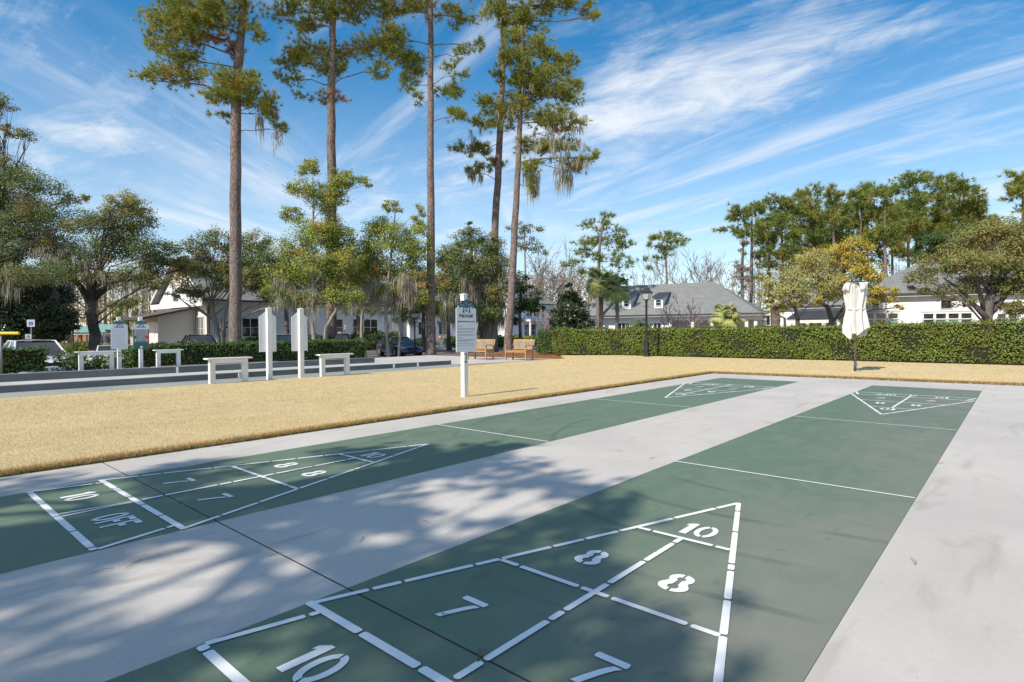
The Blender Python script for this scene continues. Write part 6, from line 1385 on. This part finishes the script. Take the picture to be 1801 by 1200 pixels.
# ---- palms
def palm(label, px, ptop, D, rcrown, tr, nf=60, trunk_mat='palmbark'):
    rg = np.random.default_rng(int(px)); top = P(px, ptop, D); zg = float(terrain(top[0], top[1])); t = thing('palm_tree', (top[0], top[1], zg), label, 'palm tree', 'cabbage palms'); H = top[2]-zg
    wd = MB(); n = 14; path = [np.array([0.04*math.sin(k*.9), .03*math.cos(k), H*k/n]) for k in range(n+1)]; wd.tube(path, [tr*(1.12+.14*(k % 2)) if k < n else tr for k in range(n+1)], 12)
    wd.build('trunk', M[trunk_mat], t, smooth=False)
    bt = MB()
    for k in range(40):
        a = rg.uniform(0, 6.28); z = H-rg.uniform(.05, min(1.6, H*.4)); bt.tube([(tr*math.cos(a), tr*math.sin(a), z), ((tr+.13)*math.cos(a), (tr+.13)*math.sin(a), z+.22)], [.035, .015], 4)
    bt.build('leaf_boots', M[trunk_mat], t)
    V = []; ST = MB()
    for k in range(nf):
        a = rg.uniform(0, 6.28); el = rg.uniform(-.9, 1.25); ln = rcrown*rg.uniform(.8, 1.1); d0 = np.array([math.cos(a)*math.cos(el), math.sin(a)*math.cos(el), math.sin(el)])
        b0 = np.array([0, 0, H]); hub = b0+d0*ln*.5; ST.tube([b0, hub], [.025, .012], 4)
        side = np.cross(d0, zup); side /= np.linalg.norm(side)+1e-9; upv = np.cross(side, d0)
        for q in np.linspace(-1.25, 1.25, 15):
            dq = d0*math.cos(q)+side*math.sin(q); tip = hub+dq*ln*.62*rg.uniform(.85, 1.05)+np.array([0, 0, -.2*ln*abs(q)-.22*ln])+upv*.02; w_ = .075*rcrown/.9
            mid = hub+dq*ln*.32; s2 = np.cross(dq, upv)*w_*.5
            V.append(np.stack([hub, mid-s2, tip, mid+s2]))
    ST.build('leaf_stalks', M['palm'], t)
    o = np_mesh('fronds', np.concatenate(V), 4, M['palm'], t); o['kind'] = 'stuff'; return t
palm('taller left palm beside the dark cone magnolia', 1057, 497, 52, 1.5, .15); palm('right palm with orange-brown trunk left of lamp post', 1085, 507, 50, 1.4, .13)
palm('short palm in front of the pillared porch', 1275, 555, 60, 1.7, .22, 40); palm('small palm close beside the short porch palm', 1297, 560, 62, 1.0, .12, 20)
palm('palm with shaggy trunk under the olive oak', 1364, 535, 50, 1.0, .30, 16); palm('palm with ragged pinkish trunk just left of the umbrella', 1495, 530, 46, 1.0, .30, 16)
# ---- bare trees
def bare(label, px, top, D, spread, mat='greybark', r0=.16, seed=0, name='bare_tree', levels=5, base=None, group='leafless trees', nst=1, cat='tree'):
    rg = np.random.default_rng(seed+int(px)); b = P(px, 590, D); zg = float(terrain(b[0], b[1])); H = P(px, top, D)[2]-zg; t = thing(name, (b[0], b[1], zg), label, cat, group); mb = MB()
    def grow(p, d, ln, r_, lv):
        k = 3; pts_ = [p]; q = p
        for i in range(k):
            d = d+rg.normal(0, .13, 3); d[2] += .03; d /= np.linalg.norm(d); q = q+d*ln/k; pts_.append(q)
        mb.tube(pts_, list(np.linspace(r_, r_*.6, k+1)), 5 if r_ > .04 else 3, False)
        if lv == 0: return
        nb_ = rg.integers(2, 4) if lv > 1 else 3
        for i in range(nb_):
            a = pts_[rg.integers(1, k+1)] if i else pts_[-1]; dd = d+rg.normal(0, spread, 3); dd[2] = abs(dd[2])*.8+.5; dd /= np.linalg.norm(dd); grow(a, dd, ln*rg.uniform(.55, .85), max(r_*.6, .026), lv-1)
    for s in range(nst):
        d0 = np.array([0, 0, 1.0])+(rg.normal(0, .32, 3) if nst > 1 else 0); d0 /= np.linalg.norm(d0); grow(np.array([0, 0, -.1]), d0, H*.36, r0, levels)
    # clip to the intended height
    v = np.array(mb.v); s = H/max(v[:, 2].max(), .1); v[:, 2] *= s; mb.v = [tuple(p) for p in v]
    return mb.build('branches', M[mat], t) and t
for i, (px, top, D, lab) in enumerate([(927, 395, 84, 'tall leafless tree with some grey foliage right of the leaning pine'), (952, 420, 88, 'thin leafless tree in the middle gap'), (985, 450, 86, 'leaning leafless tree left of the airy pine'), (1128, 440, 96, 'leafless tree left of the flat-topped pine'), (1143, 462, 90, 'short leafless tree beside the flat-topped pine'),
        (1207, 445, 100, 'leafless tree just right of the flat-topped pine'), (1230, 432, 104, 'leafless tree above the ridge of the hipped roof'), (1246, 440, 100, 'second leafless tree above the ridge end'), (1268, 432, 102, 'mossy leafless tree right of the roof ridge'), (1288, 450, 98, 'leafless tree at the hip of the roof'), (1340, 470, 96, 'leafless tree right of the leftmost far pine'), (1560, 470, 60, 'leafless twiggy tree behind the golden oak'), (1606, 480, 56, 'leafless grey tree above the white house roof'), (1220, 455, 94, 'slim leafless tree just left of the ridge trees'), (1257, 462, 92, 'small leafless tree between the ridge trees'), (1278, 440, 108, 'tall leafless tree behind the hip of the roof'), (1298, 462, 90, 'leafless tree beside the vine-covered snag'), (1325, 480, 88, 'low leafless tree right of the snag'), (968, 440, 92, 'leafless tree behind the dark cone magnolia'), (1000, 462, 90, 'short leafless tree left of the palms')]):
    bare(lab, px, top, D, .55, seed=i*11, r0=.15)
tree('dark vine-covered snag left of the far pines', 100, [(1306, 590, .3), (1305, 470, .25), (1308, 420, .15)], [(1306, 430, 8, 20, .8), (1300, 470, 12, 20, .5), (1312, 480, 14, 16, .5), (1306, 500, 14, 18, .5)], 'brownleaf2', 'oakbark', name='dead_tree')
tree('sparse grey-leaved tree right of the leaning pine', 80, [(925, 595, .2), (924, 480, .16), (922, 410, .06)], [(915, 405, 20, 14, .35), (940, 400, 20, 14, .35), (930, 430, 26, 16, .4), (905, 430, 14, 12, .35), (950, 440, 14, 12, .3)], 'oakleaf_grey', 'palebark', name='tree_with_thin_crown', leafpx=3)
bare('bare pinkish crape myrtle in front of the porch', 1205, 512, 62, .40, 'pinktwig', .07, 3, 'crape_myrtle', 4, nst=5, group='bare crape myrtles'); bare('bare pinkish crape myrtle by the entrance block', 961, 535, 60, .38, 'pinktwig', .06, 9, 'crape_myrtle', 4, nst=5, group='bare crape myrtles')
# ---- shrubs by the buildings
for px, D, rx, rz, mk, lab, top in ((1126, 60, 1.6, 1.35, 'oakleaf', 'rounded olive bush left of the bare crape myrtle', None), (330, 48, .8, .6, 'palm', 'spiky pale green plant at the foot of the annex wall', None), (283, 47, .7, .45, 'hedge_dark', 'clipped round bush at the annex corner', None), (268, 47, .5, .25, 'oakleaf_olive', 'small tan bush before the annex doors', None), (150, 66, 3.2, .55, 'hedge', 'low hedge row in front of the green-roofed shelter', None), (60, 52, 3.4, .6, 'hedge', 'pale green low hedge behind the white sedan roof', None), (650, 50, 3.2, .75, 'holly', 'dark clipped hedge under the clubhouse windows', None), (694, 56, 1.2, .8, 'holly', 'dark hedge end right of the pale myrtle', None), (460, 46, 2.6, .6, 'holly', 'dark low hedge below the left clubhouse windows', None), (545, 47, 2.4, .65, 'holly', 'dark low hedge behind the right sign back', None),
        (745, 58, 1.6, .5, 'holly', 'low bush by the bicycle rack', None), (800, 60, 1.6, .55, 'holly', 'dark low bush behind the bicycle', None), (870, 58, 2.2, .6, 'hedge_dark', 'low hedge behind the left teak bench', None), (905, 60, 1.3, .6, 'hedge', 'bright low bush left of the entrance', None), (932, 62, 1.2, .55, 'hedge', 'bright low bush right of the entrance steps', None), (1095, 66, 2.0, .8, 'oakleaf', 'leafy bush under the left dormer', None), (215, 64, 1.0, .5, 'oakleaf_olive', 'tan bush beside the white screen', None)):
    p = P(px, 600, D); shrub('bush', lab, p, rx, rx*.6, rz, int(1400*max(1, rx)), .0044*D*.9, M[mk], 'bush')
# ---- distant woods
def woods(name, label, px0, px1, D0, D1, prof, mats, n, trunks, seed):
    rg = np.random.default_rng(seed); t = thing(name, P((px0+px1)/2, 590, D1), label, None); t['kind'] = 'stuff'; org = np.array(t.location)
    px = rg.uniform(px0, px1, n); D = rg.uniform(D0, D1, n); top = np.interp(px, [q[0] for q in prof], [q[1] for q in prof])+10*np.sin(px*.11)+7*np.sin(px*.31+1); k = rg.uniform(0, 1, n)**.8
    py = 592+(top-592)*k; r_ = np.stack([P(a, b, d) for a, b, d in zip(px, py, D)]); ids = rg.integers(0, len(mats), n)
    for i, mk in enumerate(mats):
        c = np.repeat(r_[ids == i], 9, 0); c = c+rg.normal(0, 1, c.shape)*np.array([.55, .55, .4]); ls = rg.uniform(.16, .42, len(c))
        o = np_mesh('woodland_foliage', leaf_quads(c-org, rg.normal(0, 1, c.shape), ls, ls*.55, rg, .8), 4, M[mk], t); o['kind'] = 'stuff'
    mb = MB()
    for _ in range(trunks):
        a = rg.uniform(px0, px1); d = rg.uniform(D0, D1); tp = np.interp(a, [q[0] for q in prof], [q[1] for q in prof])+rg.uniform(-8, 22); b0 = P(a, 590, d); zg = float(terrain(b0[0], b0[1])); tt = P(a+rg.uniform(-3, 3), tp, d); b0[2] = zg-.2
        mid = (b0+tt)/2+rg.normal(0, .2, 3); mb.tube([b0-org, mid-org, tt-org], [.15, .11, .03], 5, False)
        for q in range(5):
            s = b0+(tt-b0)*rg.uniform(.4, .95); e = s+np.array([rg.normal(0, 1.1), rg.normal(0, 1.1), rg.uniform(.4, 1.8)]); mb.tube([s-org, e-org], [.05, .015], 3, False)
    o = mb.build('woodland_trunks', M['greybark'], t); o['kind'] = 'stuff'
woods('distant_woodland', 'brown and yellow winter woodland behind the left oaks', -150, 420, 92, 118, [(-150, 470), (60, 470), (140, 468), (250, 480), (330, 492), (420, 500)], ['brownleaf', 'brownleaf', 'oakleaf_olive', 'brownleaf2'], 5200, 240, 1)
woods('distant_woodland', 'greyish brown leafless woodland behind the entrance block', 700, 1060, 95, 120, [(700, 500), (900, 490), (960, 476), (1040, 480), (1060, 505)], ['brownleaf2', 'brownleaf2', 'brownleaf'], 4200, 120, 2)
woods('distant_woodland', 'low brown woodland behind the hipped roof and right buildings', 1060, 1950, 112, 135, [(1060, 520), (1180, 515), (1260, 500), (1330, 470), (1400, 452), (1950, 450)], ['brownleaf2', 'oakleaf', 'brownleaf2', 'oakleaf_olive'], 4200, 120, 3)
woods('distant_woodland', 'dim woodland behind the clubhouse', 420, 700, 95, 115, [(420, 505), (700, 510)], ['brownleaf', 'oakleaf', 'brownleaf2'], 900, 30, 4)
# pine straw under the pines and hedges
pts = []
for x0, x1, y0, y1, n in ((-23.4, -20.3, -6, 14, 9000), (-20.2, -11.5, 14.8, 21.5, 12000), (-12, 12, 19.3, 20.3, 9000), (-33, -20.5, 14, 27, 9000)):
    pts.append(rng.uniform((x0, y0), (x1, y1), (n, 2)))
pts = np.concatenate(pts); keep = ~inside(pts[:, 0], pts[:, 1], lawn_poly) & ~((pts[:, 0] > -20.25) & (pts[:, 1] < 14.7)) & ~((pts[:, 0] < -23.6) & (pts[:, 1] < 13)); pts = pts[keep]
z = terrain(pts[:, 0], pts[:, 1])-.055; n = len(pts); a = rng.uniform(0, 6.28, n); ln = rng.uniform(.10, .28, n); w = .018
v = np.empty((n, 3, 3)); dx, dy = np.cos(a), np.sin(a)
v[:, 0] = np.stack([pts[:, 0]-dy*w/2, pts[:, 1]+dx*w/2, z], 1); v[:, 1] = np.stack([pts[:, 0]+dy*w/2, pts[:, 1]-dx*w/2, z], 1); v[:, 2] = np.stack([pts[:, 0]+dx*ln, pts[:, 1]+dy*ln, z+rng.uniform(.01, .07, n)], 1)
tag(np_mesh('pine_straw', v.reshape(-1, 3), 3, M['mulch_blade']), 'reddish pine straw mulch under the hedges and pines', None, None, 'stuff')
# ---- tree behind the photographer whose shade dapples the courts
def shade_tree():
    rg = np.random.default_rng(21)
    img = [(-60, 852), (180, 836), (330, 816), (470, 812), (600, 790), (760, 790), (880, 790), (960, 830), (1030, 855), (1100, 880), (1120, 930), (1060, 1000), (1080, 1060), (1190, 1120), (1240, 1190)]
    poly = [tuple(G(*q)[:2]) for q in img]+[(1.3, -4.6), (-1.0, -9.0), (-5, -9), (-4.3, -5.2)]
    n = 5200; xy = rg.uniform((-5.2, -9), (2.2, 3.5), (n, 2)); xy = xy[inside(xy[:, 0], xy[:, 1], poly)]
    nz = np.sin(xy[:, 0]*3.1+1.3*np.sin(xy[:, 1]*2.7))+np.sin(xy[:, 1]*3.6+1.1*np.cos(xy[:, 0]*2.9+.6))+.6*np.sin(xy[:, 0]*7+xy[:, 1]*5)
    xy = xy[nz > -.6]; xy = xy[:680]
    h = rg.uniform(7.0, 10.0, len(xy)); pos = np.column_stack([xy, 0*h])-SUN_DIR[None, :]*(h/-SUN_DIR[2])[:, None]
    base = np.array([-2.4, -12.6, 0.0]); t = thing('pine_tree', base, 'tall broad-crowned pine near the courts whose crown throws dappled shade on them', 'tree', PG)
    k = 5; cen = np.repeat(pos, k, 0)+rg.normal(0, 1, (len(pos)*k, 3))*np.array([.12, .12, .10]); dr = rg.normal(0, 1, cen.shape); dr /= np.linalg.norm(dr, axis=1, keepdims=True)
    o = np_mesh('crown', needles(cen-base, dr, rg, .20, .04, 16), 3, M['needle'], t); o['kind'] = 'stuff'
    wd = MB(); top = np.array([-1.9, -10.6, 9.6]); wd.tube([base-base, np.array([.1, .5, 4.0]), np.array([.25, 1.1, 7.0]), top-base], [.42, .34, .28, .14], 12)
    ids = rg.permutation(len(pos))[:30]; axis = np.array([top+(base+np.array([.15, .7, 5.5])-top)*q for q in np.linspace(0, 1, 12)])
    for i in ids:
        a = axis[np.argmin(np.abs(axis[:, 2]-(pos[i][2]-1.0)))]; lp = wob_line(a, pos[i], 5, .06, rg, .04); wd.tube([p-base for p in lp], list(np.linspace(.07, .02, 6)), 6)
    for i in range(len(pos)):
        j = ids[np.argmin(np.linalg.norm(pos[ids]-pos[i], axis=1))]
        if i != j: wd.tube([pos[j]-base, (pos[i]+pos[j])/2-base+rg.normal(0, .08, 3), pos[i]-base], [.014, .010, .005], 4, False)
    wd.build('trunk', M['bark'], t, smooth=True)
shade_tree()
